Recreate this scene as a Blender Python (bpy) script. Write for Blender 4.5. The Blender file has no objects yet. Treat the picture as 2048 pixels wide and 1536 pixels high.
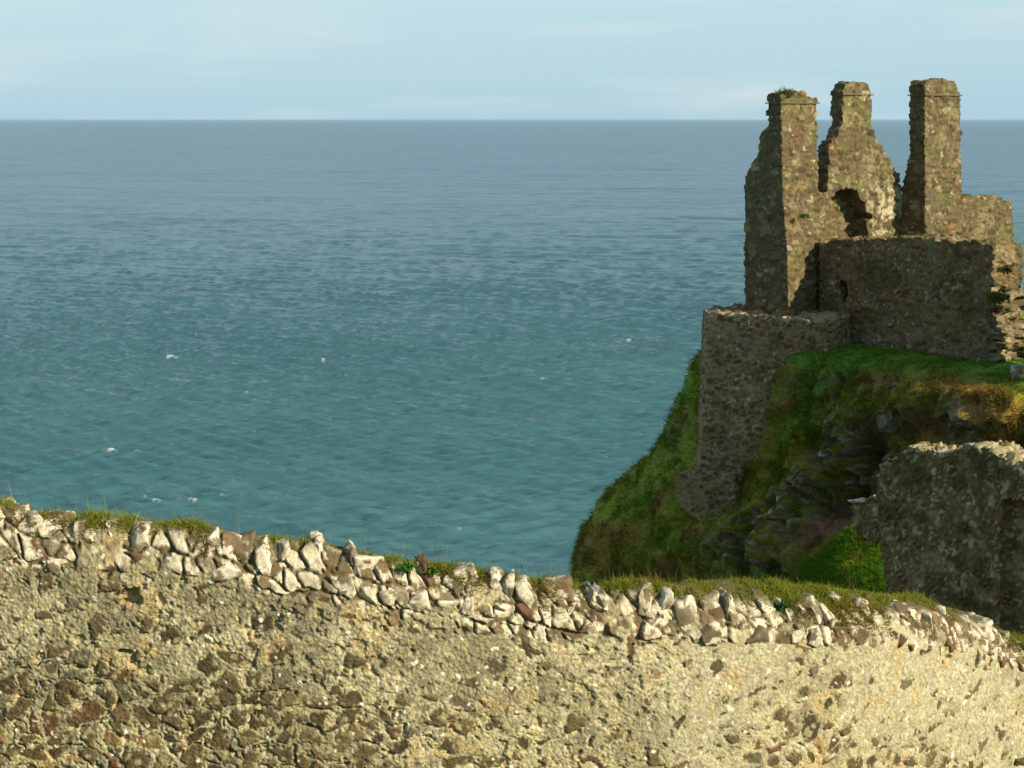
import bpy, bmesh, math, random
import numpy as np
from mathutils import Vector

random.seed(7)
rng = np.random.default_rng(11)
C = bpy.context.scene.collection
SC = bpy.context.scene

# ------------------------------------------------------------------ camera frame
F_PX = 3200.0
PITCH = math.radians(9.405)
CAM_Z = 38.0
cp, sp = math.cos(PITCH), math.sin(PITCH)


def ray(px, py):
    cx, cy = (px - 1024.0) / F_PX, (768.0 - py) / F_PX
    return np.array([cx, cp + sp * cy, -sp + cp * cy])


def P(px, py, depth):
    """the point of the place that stands depth metres ahead in this direction"""
    d = ray(px, py)
    return np.array([0, 0, CAM_Z]) + d * (depth / d[1])


def on_plane(px, py, o, n):
    d = ray(px, py)
    c = np.array([0, 0, CAM_Z])
    t = np.dot(np.asarray(o) - c, n) / np.dot(d, n)
    return c + d * t


def project(v):
    v = np.asarray(v) - np.array([0, 0, CAM_Z])
    f = v[:, 1] * cp - v[:, 2] * sp
    u = v[:, 1] * sp + v[:, 2] * cp
    return 1024 + F_PX * v[:, 0] / f, 768 - F_PX * u / f


# ------------------------------------------------------------------ numpy noise
def hsh(ix, iy, iz, seed):
    h = (ix.astype(np.int64) * 374761393 + iy.astype(np.int64) * 668265263
         + iz.astype(np.int64) * 2147483647 + seed * 974634777) & 0xFFFFFFFF
    h = ((h ^ (h >> 13)) * 1274126177) & 0xFFFFFFFF
    h = ((h ^ (h >> 16)) * 2246822519) & 0xFFFFFFFF
    h = h ^ (h >> 15)
    return (h & 0xFFFFFF).astype(np.float64) / 16777216.0


def vnoise(p, seed=0):
    i = np.floor(p).astype(np.int64)
    f = p - i
    f = f * f * f * (f * (f * 6 - 15) + 10)
    x, y, z = i[:, 0], i[:, 1], i[:, 2]
    fx, fy, fz = f[:, 0], f[:, 1], f[:, 2]
    r = 0
    for dx in (0, 1):
        wx = fx if dx else 1 - fx
        for dy in (0, 1):
            wy = fy if dy else 1 - fy
            for dz in (0, 1):
                wz = fz if dz else 1 - fz
                r = r + hsh(x + dx, y + dy, z + dz, seed) * wx * wy * wz
    return r


ROT = np.array([[0.36, 0.48, -0.8], [-0.8, 0.6, 0.0], [0.48, 0.64, 0.6]])


def fbm(p, scale=1.0, octaves=4, seed=0, gain=0.5):
    q = np.asarray(p) * scale
    a, s, t = 1.0, 0.0, 0.0
    for o in range(octaves):
        q = q @ ROT.T
        s = s + a * vnoise(q + 17.3 * o, seed + o)
        t += a
        a *= gain
        q = q * 2.03
    return s / t


def sstep(a, b, x):
    t = np.clip((x - a) / (b - a), 0, 1)
    return t * t * (3 - 2 * t)


def voronoi(p, cell, seed=0, jit=(0.9, 0.9, 0.7), two_d=False):
    """nearest site: its three random numbers, the distance to the cell border and the offset from the site"""
    cell = np.asarray(cell, float)
    q = p / cell
    q = q.copy()
    row = np.floor(q[:, 2])
    q[:, 0] += hsh(row.astype(np.int64), row.astype(np.int64) * 0, row.astype(np.int64) * 0 + 3, seed) * 1.0
    i0 = np.floor(q).astype(np.int64)
    n = len(q)
    best = np.full(n, 1e9)
    a = np.zeros((n, 3))
    ids = np.zeros((n, 3), np.int64)
    yr = (0,) if two_d else (-1, 0, 1)

    def site(dx, dy, dz):
        c = i0 + np.array([dx, dy, dz])
        s = np.stack([c[:, k] + 0.5 + jit[k] * (hsh(c[:, 0], c[:, 1], c[:, 2], seed + 11 + k) - 0.5) for k in range(3)], 1)
        return c, s
    for dx in (-1, 0, 1):
        for dy in yr:
            for dz in (-1, 0, 1):
                c, s = site(dx, dy, dz)
                d = s - q
                if two_d:
                    d[:, 1] = 0
                d2 = (d * d).sum(1)
                m = d2 < best
                best[m] = d2[m]
                a[m] = s[m]
                ids[m] = c[m]
    bd = np.full(n, 1e9)
    for dx in (-1, 0, 1):
        for dy in yr:
            for dz in (-1, 0, 1):
                c, s = site(dx, dy, dz)
                same = (c == ids).all(1)
                ab = (s - a) * cell
                if two_d:
                    ab[:, 1] = 0
                ln = np.sqrt((ab * ab).sum(1)) + 1e-9
                mid = (0.5 * (a + s) - q) * cell
                if two_d:
                    mid[:, 1] = 0
                dist = (mid * ab).sum(1) / ln
                dist[same] = 1e9
                bd = np.minimum(bd, dist)
    r = [hsh(ids[:, 0], ids[:, 1], ids[:, 2], seed + 31 + k) for k in range(4)]
    return r, bd, (q - a) * cell


# ------------------------------------------------------------------ mesh helpers
def mk_mesh(name, verts, faces, cols=None, smooth=True, extra=None):
    verts = np.ascontiguousarray(verts, np.float32)
    faces = np.ascontiguousarray(faces, np.int32)
    me = bpy.data.meshes.new(name)
    k = faces.shape[1]
    me.vertices.add(len(verts))
    me.vertices.foreach_set('co', verts.ravel())
    me.loops.add(faces.size)
    me.loops.foreach_set('vertex_index', faces.ravel())
    me.polygons.add(len(faces))
    me.polygons.foreach_set('loop_start', np.arange(0, faces.size, k, dtype=np.int32))
    me.polygons.foreach_set('loop_total', np.full(len(faces), k, np.int32))
    me.polygons.foreach_set('use_smooth', np.full(len(faces), smooth))
    me.update(calc_edges=True)
    if cols is not None:
        add_col(me, 'col', cols)
    if extra is not None:
        for nm, arr in extra.items():
            at = me.attributes.new(nm, 'FLOAT', 'POINT')
            at.data.foreach_set('value', np.ascontiguousarray(arr, np.float32))
    return me


def add_col(me, nm, cols):
    cols = np.asarray(cols)
    at = me.attributes.new(nm, 'FLOAT_COLOR', 'POINT')
    c4 = np.ones((len(cols), 4), np.float32)
    c4[:, :3] = cols
    at.data.foreach_set('color', c4.ravel())


def link(name, me, mat=None, parent=None, loc=None):
    o = bpy.data.objects.new(name, me)
    C.objects.link(o)
    if mat is not None:
        me.materials.append(mat)
    if parent is not None:
        o.parent = parent
    if loc is not None:
        o.location = loc
    return o


def tag(o, label=None, cat=None, group=None, kind=None):
    if label: o['label'] = label
    if cat: o['category'] = cat
    if group: o['group'] = group
    if kind: o['kind'] = kind
    return o


def empty(name, loc, label=None, cat=None, group=None):
    o = bpy.data.objects.new(name, None)
    C.objects.link(o)
    o.location = loc
    return tag(o, label, cat, group)


def prism_bm(pts, vec):
    """closed solid: a flat outline swept along vec"""
    bm = bmesh.new()
    a = [bm.verts.new(p) for p in pts]
    b = [bm.verts.new(np.asarray(p) + vec) for p in pts]
    bm.faces.new(a)
    bm.faces.new(b[::-1])
    n = len(pts)
    for i in range(n):
        j = (i + 1) % n
        bm.faces.new((a[j], a[i], b[i], b[j]))
    bmesh.ops.recalc_face_normals(bm, faces=bm.faces[:])
    return bm


def loft_bm(rings):
    bm = bmesh.new()
    vs = [[bm.verts.new(p) for p in r] for r in rings]
    n = len(rings[0])
    for k in range(len(rings) - 1):
        for i in range(n):
            j = (i + 1) % n
            bm.faces.new((vs[k][i], vs[k][j], vs[k + 1][j], vs[k + 1][i]))
    bm.faces.new(vs[0][::-1])
    bm.faces.new(vs[-1])
    bmesh.ops.recalc_face_normals(bm, faces=bm.faces[:])
    return bm


def tmp_obj(bm):
    me = bpy.data.meshes.new('tmp')
    bm.to_mesh(me)
    bm.free()
    o = bpy.data.objects.new('tmp', me)
    C.objects.link(o)
    return o


def evaluated(o):
    dg = bpy.context.evaluated_depsgraph_get()
    return bpy.data.meshes.new_from_object(o.evaluated_get(dg))


def drop(o):
    me = o.data
    bpy.data.objects.remove(o)
    if me and me.users == 0:
        bpy.data.meshes.remove(me)


def solid(bms, cutters=(), voxel=0.035):
    """union of closed solids, minus the cutters, as an even dense mesh -> verts, quads, normals"""
    cut = [tmp_obj(b) for b in cutters]
    join = bmesh.new()
    for b in bms:
        o = tmp_obj(b)
        for c in cut:
            m = o.modifiers.new('b', 'BOOLEAN')
            m.operation = 'DIFFERENCE'
            m.object = c
            m.solver = 'EXACT'
        me = evaluated(o)
        join.from_mesh(me)
        bpy.data.meshes.remove(me)
        drop(o)
    for c in cut:
        drop(c)
    o = tmp_obj(join)
    m = o.modifiers.new('r', 'REMESH')
    m.mode = 'VOXEL'
    m.voxel_size = voxel
    me = evaluated(o)
    drop(o)
    n = len(me.vertices)
    v = np.empty(n * 3, np.float32); me.vertices.foreach_get('co', v)
    nn = np.empty(n * 3, np.float32); me.vertices.foreach_get('normal', nn)
    lt = np.empty(len(me.polygons), np.int32); me.polygons.foreach_get('loop_total', lt)
    li = np.empty(len(me.loops), np.int32); me.loops.foreach_get('vertex_index', li)
    bpy.data.meshes.remove(me)
    assert (lt == 4).all()
    return v.reshape(-1, 3).astype(float), li.reshape(-1, 4), nn.reshape(-1, 3).astype(float)


def split(v, f, cols, part_of_face, names, mat, parent, base):
    """one mesh per part, sharing the cut"""
    out = []
    for k, nm in enumerate(names):
        ff = f[part_of_face == k]
        if len(ff) == 0:
            out.append(None)
            continue
        used = np.unique(ff)
        mp = np.zeros(len(v), np.int64); mp[used] = np.arange(len(used))
        me = mk_mesh(nm, v[used] - base, mp[ff], cols[used])
        out.append(link(nm, me, mat, parent))
    return out


def pick(r, palette):
    """palette: list of (weight, rgb)"""
    w = np.cumsum([p[0] for p in palette]); w = w / w[-1]
    idx = np.searchsorted(w, r).clip(0, len(palette) - 1)
    return np.array([p[1] for p in palette])[idx]


def stonework(v, n, cell, palette, mortar, seed, gap=0.012, recess=0.03, offset=0.03, bulge=0.012, cover=0.0,
              jit=(0.9, 0.9, 0.5), shear=0.0, rough=0.012, lichen=None, pale=0.0, warp=0.05, tint=(1, 1, 1)):
    """pushes the surface out into rubble stones; gives positions and the stones' own colours"""
    p = v.copy()
    if shear:
        p[:, 0] += shear * p[:, 2]
    w = np.stack([fbm(v, 2.2, 3, seed + 50 + k) - 0.5 for k in range(3)], 1)
    p = p + w * warp * 2
    r, d, loc = voronoi(p, cell, seed, jit)
    big = fbm(v, 0.7, 3, seed + 5)
    mid = fbm(v, 3.0, 4, seed + 7)
    fine = fbm(v, 10.0, 3, seed + 9)
    g = gap * (0.5 + 1.2 * mid) + cover * sstep(0.45, 0.7, fbm(v, 1.3, 4, seed + 21)) * (0.3 + r[3])
    st = sstep(g, g + 0.022, d)
    disp = st * (offset * (r[1] - 0.5) * 2 + bulge * np.minimum(d / (0.35 * cell[2]), 1)) - (1 - st) * recess * (0.35 + 1.3 * fbm(v, 5, 2, seed + 3))
    disp += rough * 2 * (fine - 0.5) + 0.02 * (mid - 0.5)
    # each stone's face is a little tilted
    disp += st * (loc[:, 0] * (r[2] - 0.5) * 0.16 + loc[:, 2] * (r[0] - 0.5) * 0.25)
    q = v + n * disp[:, None]
    grain = 0.86 + 0.28 * rng.random(len(v))
    col = pick(r[0], palette) * grain[:, None] * (0.80 + 0.40 * r[2])[:, None]
    col = col * (0.7 + 0.6 * fine)[:, None] * (0.75 + 0.5 * mid)[:, None]
    mcol = np.asarray(mortar)[None] * (0.6 + 0.8 * fbm(v, 9, 3, seed + 13))[:, None]
    col = col * st[:, None] + mcol * (1 - st)[:, None]
    if lichen is not None:
        for (rgb, sc, lo, hi, amt, sd) in lichen:
            m = sstep(lo, hi, fbm(v, sc, 4, seed + sd)) * amt
            col = col * (1 - m)[:, None] + np.asarray(rgb)[None] * (0.75 + 0.5 * fine)[:, None] * m[:, None]
    return q, col * np.asarray(tint)[None], st, big


# ------------------------------------------------------------------ materials
def nodes_of(m):
    m.use_nodes = True
    nt = m.node_tree
    nt.nodes.clear()
    return nt, nt.nodes, nt.links


def mat_attr(name, rough=0.95, noise_scale=40, contrast=0.35, bump=0.4, bump_dist=0.01, hue=0.0, spec=0.25):
    """surface coloured by its own colour attribute, broken up by fine procedural grain"""
    m = bpy.data.materials.new(name)
    nt, N, L = nodes_of(m)
    out = N.new('ShaderNodeOutputMaterial')
    b = N.new('ShaderNodeBsdfPrincipled')
    b.inputs['Roughness'].default_value = rough
    b.inputs['Specular IOR Level'].default_value = spec
    at = N.new('ShaderNodeAttribute'); at.attribute_name = 'col'
    tc = N.new('ShaderNodeTexCoord')
    nz = N.new('ShaderNodeTexNoise'); nz.inputs['Scale'].default_value = noise_scale
    nz.inputs['Detail'].default_value = 6; nz.inputs['Roughness'].default_value = 0.7
    L.new(tc.outputs['Object'], nz.inputs['Vector'])
    mr = N.new('ShaderNodeMapRange')
    mr.inputs['From Min'].default_value = 0.25; mr.inputs['From Max'].default_value = 0.75
    mr.inputs['To Min'].default_value = 1 - contrast; mr.inputs['To Max'].default_value = 1 + contrast
    L.new(nz.outputs['Fac'], mr.inputs['Value'])
    mx = N.new('ShaderNodeVectorMath'); mx.operation = 'MULTIPLY'
    L.new(at.outputs['Color'], mx.inputs[0]); L.new(mr.outputs['Result'], mx.inputs[1])
    L.new(mx.outputs['Vector'], b.inputs['Base Color'])
    if bump:
        bp = N.new('ShaderNodeBump'); bp.inputs['Strength'].default_value = bump
        bp.inputs['Distance'].default_value = bump_dist
        L.new(nz.outputs['Fac'], bp.inputs['Height'])
        L.new(bp.outputs['Normal'], b.inputs['Normal'])
    L.new(b.outputs['BSDF'], out.inputs['Surface'])
    return m


def mat_grass(name, trans=0.3):
    m = bpy.data.materials.new(name)
    nt, N, L = nodes_of(m)
    out = N.new('ShaderNodeOutputMaterial')
    at = N.new('ShaderNodeAttribute'); at.attribute_name = 'col'
    d = N.new('ShaderNodeBsdfDiffuse'); t = N.new('ShaderNodeBsdfTranslucent')
    mix = N.new('ShaderNodeMixShader'); mix.inputs[0].default_value = trans
    L.new(at.outputs['Color'], d.inputs['Color']); L.new(at.outputs['Color'], t.inputs['Color'])
    L.new(d.outputs[0], mix.inputs[1]); L.new(t.outputs[0], mix.inputs[2])
    L.new(mix.outputs[0], out.inputs['Surface'])
    return m


M_RUIN = mat_attr('weathered_rubble', noise_scale=14, contrast=0.3, bump=0.4, bump_dist=0.015)
M_WALL = mat_attr('lichened_mortar', noise_scale=70, contrast=0.45, bump=0.6, bump_dist=0.008)
M_ROCK = mat_attr('turf_and_rock', noise_scale=12, contrast=0.5, bump=0.6, bump_dist=0.04)
M_GRASS = mat_grass('grass_blades', 0.35)
M_SLATE = mat_attr('slate', noise_scale=30, contrast=0.3)


# ------------------------------------------------------------------ grass blades
def blades(name, root, direction, length, width, cols, bend=0.35, side=None):
    n = len(root)
    direction = direction / np.linalg.norm(direction, axis=1)[:, None]
    if side is None:
        rv = rng.normal(size=(n, 3))
        side = np.cross(direction, rv)
    side = side / (np.linalg.norm(side, axis=1)[:, None] + 1e-9)
    mid = root + direction * (length * 0.55)[:, None]
    droop = rng.normal(size=(n, 3)) * 0.5
    droop[:, 2] -= 0.8
    tip = root + direction * length[:, None] + droop * (length * bend)[:, None]
    w = width[:, None] * 0.5
    v = np.stack([root - side * w, root + side * w, mid - side * w * 0.8, mid + side * w * 0.8, tip], 1).reshape(-1, 3)
    b = np.arange(n)[:, None] * 5
    f = np.concatenate([b + [0, 1, 2], b + [1, 3, 2], b + [2, 3, 4]], 0)
    cc = np.repeat(cols, 5, 0).reshape(n, 5, 3).copy()
    cc[:, 4] *= 1.15
    return mk_mesh(name, v, f, cc.reshape(-1, 3), smooth=False)


# ================================================================== SEA
def build_sea():
    H = CAM_Z
    ds = [55.0]
    while ds[-1] < 60000:
        d = ds[-1]
        ds.append(d + min(max(0.32, d * d / (H * 1600) * 0.62), d * 0.35))
    D = np.array(ds)
    ang = np.concatenate([np.linspace(-1.2, -0.42, 60)[:-1], np.linspace(-0.42, 0.42, 960), np.linspace(0.42, 1.2, 60)[1:]])
    X = D[:, None] * np.tan(ang)[None] if False else D[:, None] * np.sin(ang)[None]
    Y = D[:, None] * np.cos(ang)[None]
    dr = np.gradient(D)
    sh = X.shape
    Z = np.zeros(sh); DX = np.zeros(sh); DY = np.zeros(sh)
    r = np.random.default_rng(5)
    lam = np.concatenate([np.exp(r.uniform(np.log(0.9), np.log(3.0), 56)), np.exp(r.uniform(np.log(2.6), np.log(14), 26)), np.exp(r.uniform(np.log(14), np.log(70), 14))])
    th = r.normal(-math.pi / 2 - 0.2, 0.36, len(lam))
    ph = r.uniform(0, 6.283, len(lam))
    slope = 0.66 / math.sqrt(len(lam)) * math.sqrt(2)
    for l, t, p0 in zip(lam, th, ph):
        k = 6.283 / l
        a = slope / k * (1.0 if l < 3 else (3 / l) ** 1.15)
        att = np.clip((l / (dr * 1.5)) - 0.4, 0, 1)
        rows = np.nonzero(att > 0)[0]
        if len(rows) == 0:
            continue
        e = rows[-1] + 1
        w = k * (X[:e] * math.cos(t) + Y[:e] * math.sin(t)) + p0
        A = a * att[:e, None]
        Z[:e] += A * np.cos(w)
        s = A * np.sin(w) * 0.4
        DX[:e] -= s * math.cos(t); DY[:e] -= s * math.sin(t)
    # gust patches modulate the chop
    flat = np.stack([X.ravel(), Y.ravel(), np.zeros(X.size)], 1)
    gust = 0.75 + 0.5 * fbm(flat, 1 / 45.0, 3, 3).reshape(sh)
    Z *= gust
    sg = Z[:400].std()
    patch = fbm(flat, 1 / 2.6, 3, 77).reshape(sh)
    foam = sstep(3.0, 3.7, Z / sg) * sstep(0.58, 0.68, patch) * 0.75
    # far whitecaps
    V = np.stack([X + DX, Y + DY, Z], -1).reshape(-1, 3)
    nr, nc = sh
    i = np.arange(nr - 1)[:, None] * nc + np.arange(nc - 1)[None]
    f = np.stack([i, i + 1, i + nc + 1, i + nc], -1).reshape(-1, 4)
    me = mk_mesh('sea', V, f, None, True, {'foam': foam.ravel()})
    m = bpy.data.materials.new('sea_water')
    nt, N, L = nodes_of(m)
    out = N.new('ShaderNodeOutputMaterial')
    body = N.new('ShaderNodeBsdfDiffuse')
    gl = N.new('ShaderNodeBsdfGlossy'); gl.inputs['Roughness'].default_value = 0.16
    fr = N.new('ShaderNodeFresnel'); fr.inputs['IOR'].default_value = 1.33
    cap = N.new('ShaderNodeMath'); cap.operation = 'MULTIPLY'; cap.inputs[1].default_value = 0.64     # a rough sea never mirrors fully
    L.new(fr.outputs[0], cap.inputs[0])
    b = N.new('ShaderNodeMixShader')
    L.new(cap.outputs[0], b.inputs[0]); L.new(body.outputs[0], b.inputs[1]); L.new(gl.outputs[0], b.inputs[2])
    geo = N.new('ShaderNodeNewGeometry')
    # wind ripple: tilts the surface normal at two sizes
    acc = geo.outputs['Normal']
    for scl, amt, st3 in ((1.6, 0.45, (0.5, 1.0, 1.0)), (0.30, 0.34, (0.5, 1.0, 1.0)), (0.05, 0.26, (0.4, 1.0, 1.0)), (0.012, 0.16, (0.4, 1.0, 1.0))):
        mpv = N.new('ShaderNodeVectorMath'); mpv.operation = 'MULTIPLY'; mpv.inputs[1].default_value = st3
        L.new(geo.outputs['Position'], mpv.inputs[0])
        n1 = N.new('ShaderNodeTexNoise'); n1.inputs['Scale'].default_value = scl; n1.inputs['Detail'].default_value = 4
        n1.inputs['Roughness'].default_value = 0.65
        L.new(mpv.outputs['Vector'], n1.inputs['Vector'])
        sb = N.new('ShaderNodeVectorMath'); sb.operation = 'SUBTRACT'; sb.inputs[1].default_value = (0.5, 0.5, 0.5)
        L.new(n1.outputs['Color'], sb.inputs[0])
        ml = N.new('ShaderNodeVectorMath'); ml.operation = 'MULTIPLY'; ml.inputs[1].default_value = (amt, amt, 0.0)
        L.new(sb.outputs['Vector'], ml.inputs[0])
        ad = N.new('ShaderNodeVectorMath'); ad.operation = 'ADD'
        L.new(acc, ad.inputs[0]); L.new(ml.outputs['Vector'], ad.inputs[1])
        acc = ad.outputs['Vector']
    nm = N.new('ShaderNodeVectorMath'); nm.operation = 'NORMALIZE'
    L.new(acc, nm.inputs[0]); L.new(nm.outputs['Vector'], gl.inputs['Normal']); L.new(nm.outputs['Vector'], fr.inputs['Normal'])
    # patches of darker and greener water
    n2 = N.new('ShaderNodeTexNoise'); n2.inputs['Scale'].default_value = 0.012; n2.inputs['Detail'].default_value = 4
    L.new(geo.outputs['Position'], n2.inputs['Vector'])
    cr = N.new('ShaderNodeValToRGB')
    cr.color_ramp.elements[0].position = 0.35; cr.color_ramp.elements[0].color = SEA_A
    cr.color_ramp.elements[1].position = 0.68; cr.color_ramp.elements[1].color = SEA_B
    L.new(n2.outputs['Fac'], cr.inputs['Fac'])
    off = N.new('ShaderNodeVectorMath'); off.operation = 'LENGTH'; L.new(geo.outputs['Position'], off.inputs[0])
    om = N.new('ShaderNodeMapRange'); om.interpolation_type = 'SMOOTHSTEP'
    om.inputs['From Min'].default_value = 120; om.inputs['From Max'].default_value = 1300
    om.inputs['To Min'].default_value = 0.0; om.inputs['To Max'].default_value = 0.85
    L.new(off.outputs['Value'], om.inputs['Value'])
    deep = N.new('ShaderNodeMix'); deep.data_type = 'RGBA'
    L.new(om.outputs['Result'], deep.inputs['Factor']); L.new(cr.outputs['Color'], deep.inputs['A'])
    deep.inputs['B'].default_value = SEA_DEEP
    fo = N.new('ShaderNodeAttribute'); fo.attribute_name = 'foam'
    mx = N.new('ShaderNodeMix'); mx.data_type = 'RGBA'
    L.new(fo.outputs['Fac'], mx.inputs['Factor']); L.new(deep.outputs['Result'], mx.inputs['A'])
    mx.inputs['B'].default_value = (0.8, 0.82, 0.8, 1)
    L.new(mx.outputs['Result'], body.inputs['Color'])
    L.new(b.outputs[0], out.inputs['Surface'])
    o = link('sea', me, m)
    tag(o, kind='structure')


SEA_A = (0.044, 0.121, 0.138, 1)
SEA_B = (0.060, 0.147, 0.162, 1)
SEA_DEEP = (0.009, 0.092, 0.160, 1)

# ================================================================== RUIN
e1 = np.array([0.80, 0.60, 0.0]); e1 /= np.linalg.norm(e1)
nf = np.array([e1[1], -e1[0], 0.0])         # outward normal of the house front
eb = -nf                                    # into the house
PAL_RUIN = [(5, (0.106, 0.077, 0.038)), (4, (0.134, 0.100, 0.053)), (3, (0.070, 0.052, 0.029)), (3, (0.160, 0.123, 0.069)),
            (1.0, (0.128, 0.068, 0.034)), (1.8, (0.098, 0.083, 0.055)), (0.3, (0.20, 0.112, 0.048)), (0.8, (0.26, 0.215, 0.13))]
MORT_RUIN = (0.110, 0.082, 0.039)
LICH_RUIN = [((0.25, 0.215, 0.095), 4.0, 0.56, 0.70, 0.5, 61), ((0.42, 0.37, 0.22), 8.0, 0.72, 0.76, 0.7, 63),
             ((0.10, 0.115, 0.03), 3.0, 0.60, 0.72, 0.55, 66)]


def jag(pts, step=9, amp=4, seed=0, closed_from=0, closed_to=None):
    """breaks the listed edges of a pixel outline into stone-sized steps"""
    r = random.Random(seed)
    out = []
    to = len(pts) - 1 if closed_to is None else closed_to
    for i in range(len(pts)):
        a = pts[i]
        out.append(a)
        if i < closed_from or i >= to:
            continue
        b = pts[(i + 1) % len(pts)]
        L_ = math.hypot(b[0] - a[0], b[1] - a[1])
        k = int(L_ / step)
        if k < 2:
            continue
        dx, dy = (b[0] - a[0]) / L_, (b[1] - a[1]) / L_
        for j in range(1, k):
            t = (j + r.uniform(-0.25, 0.25)) / k
            s = r.uniform(-amp, amp)
            out.append((a[0] + (b[0] - a[0]) * t - dy * s, a[1] + (b[1] - a[1]) * t + dx * s))
    return out


def plane_prism(pix, o, n, vec):
    return prism_bm([on_plane(x, y, o, n) for x, y in pix], np.asarray(vec))


oA = P(1562, 400, 45.0)
ruin_base = np.array([9.0, 44.0, 31.5])
ruin = empty('castle_ruin', ruin_base, 'ruined rubble castle house with three tall chimneys on the grassy headland', 'castle ruin')
sd = -e1                                    # left face normal


def ledge(pix_front, o, thick_px, depth, parent):
    """thin slate drip course just proud of the shaft"""
    (x0, x1, y) = pix_front
    a = on_plane(x0, y, o, nf) - e1 * 0.022 + nf * 0.03
    b = on_plane(x1, y, o, nf) + e1 * 0.03 + nf * 0.03
    b[2] = a[2]
    hgt = 0.035
    pts = []
    vv = [a, b, b + eb * (depth + 0.06), a + eb * (depth + 0.06)]
    k = 14
    ring = []
    rr = random.Random(x0)
    for i in range(4):
        p, q = vv[i], vv[(i + 1) % 4]
        for j in range(k):
            w = p + (q - p) * j / k
            ring.append(w + np.array([rr.uniform(-1, 1), rr.uniform(-1, 1), 0]) * 0.014)
    bm = prism_bm(ring, np.array([0, 0, hgt]))
    me = bpy.data.meshes.new('slate_ledge')
    for v in bm.verts:
        v.co -= Vector(ruin_base)
    bm.to_mesh(me); bm.free()
    add_col(me, 'col', np.tile([0.12, 0.10, 0.065], (len(me.vertices), 1)))
    return link('slate_ledge', me, M_SLATE, parent)


def taper_top(v, zl, h, axis, amt):
    t = np.clip((v[:, 2] - zl) / h, 0, 1) ** 1.3
    out = v.copy()
    out[:, :2] = axis[None, :2] + (v[:, :2] - axis[None, :2]) * (1 - amt * t)[:, None]
    return out


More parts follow.
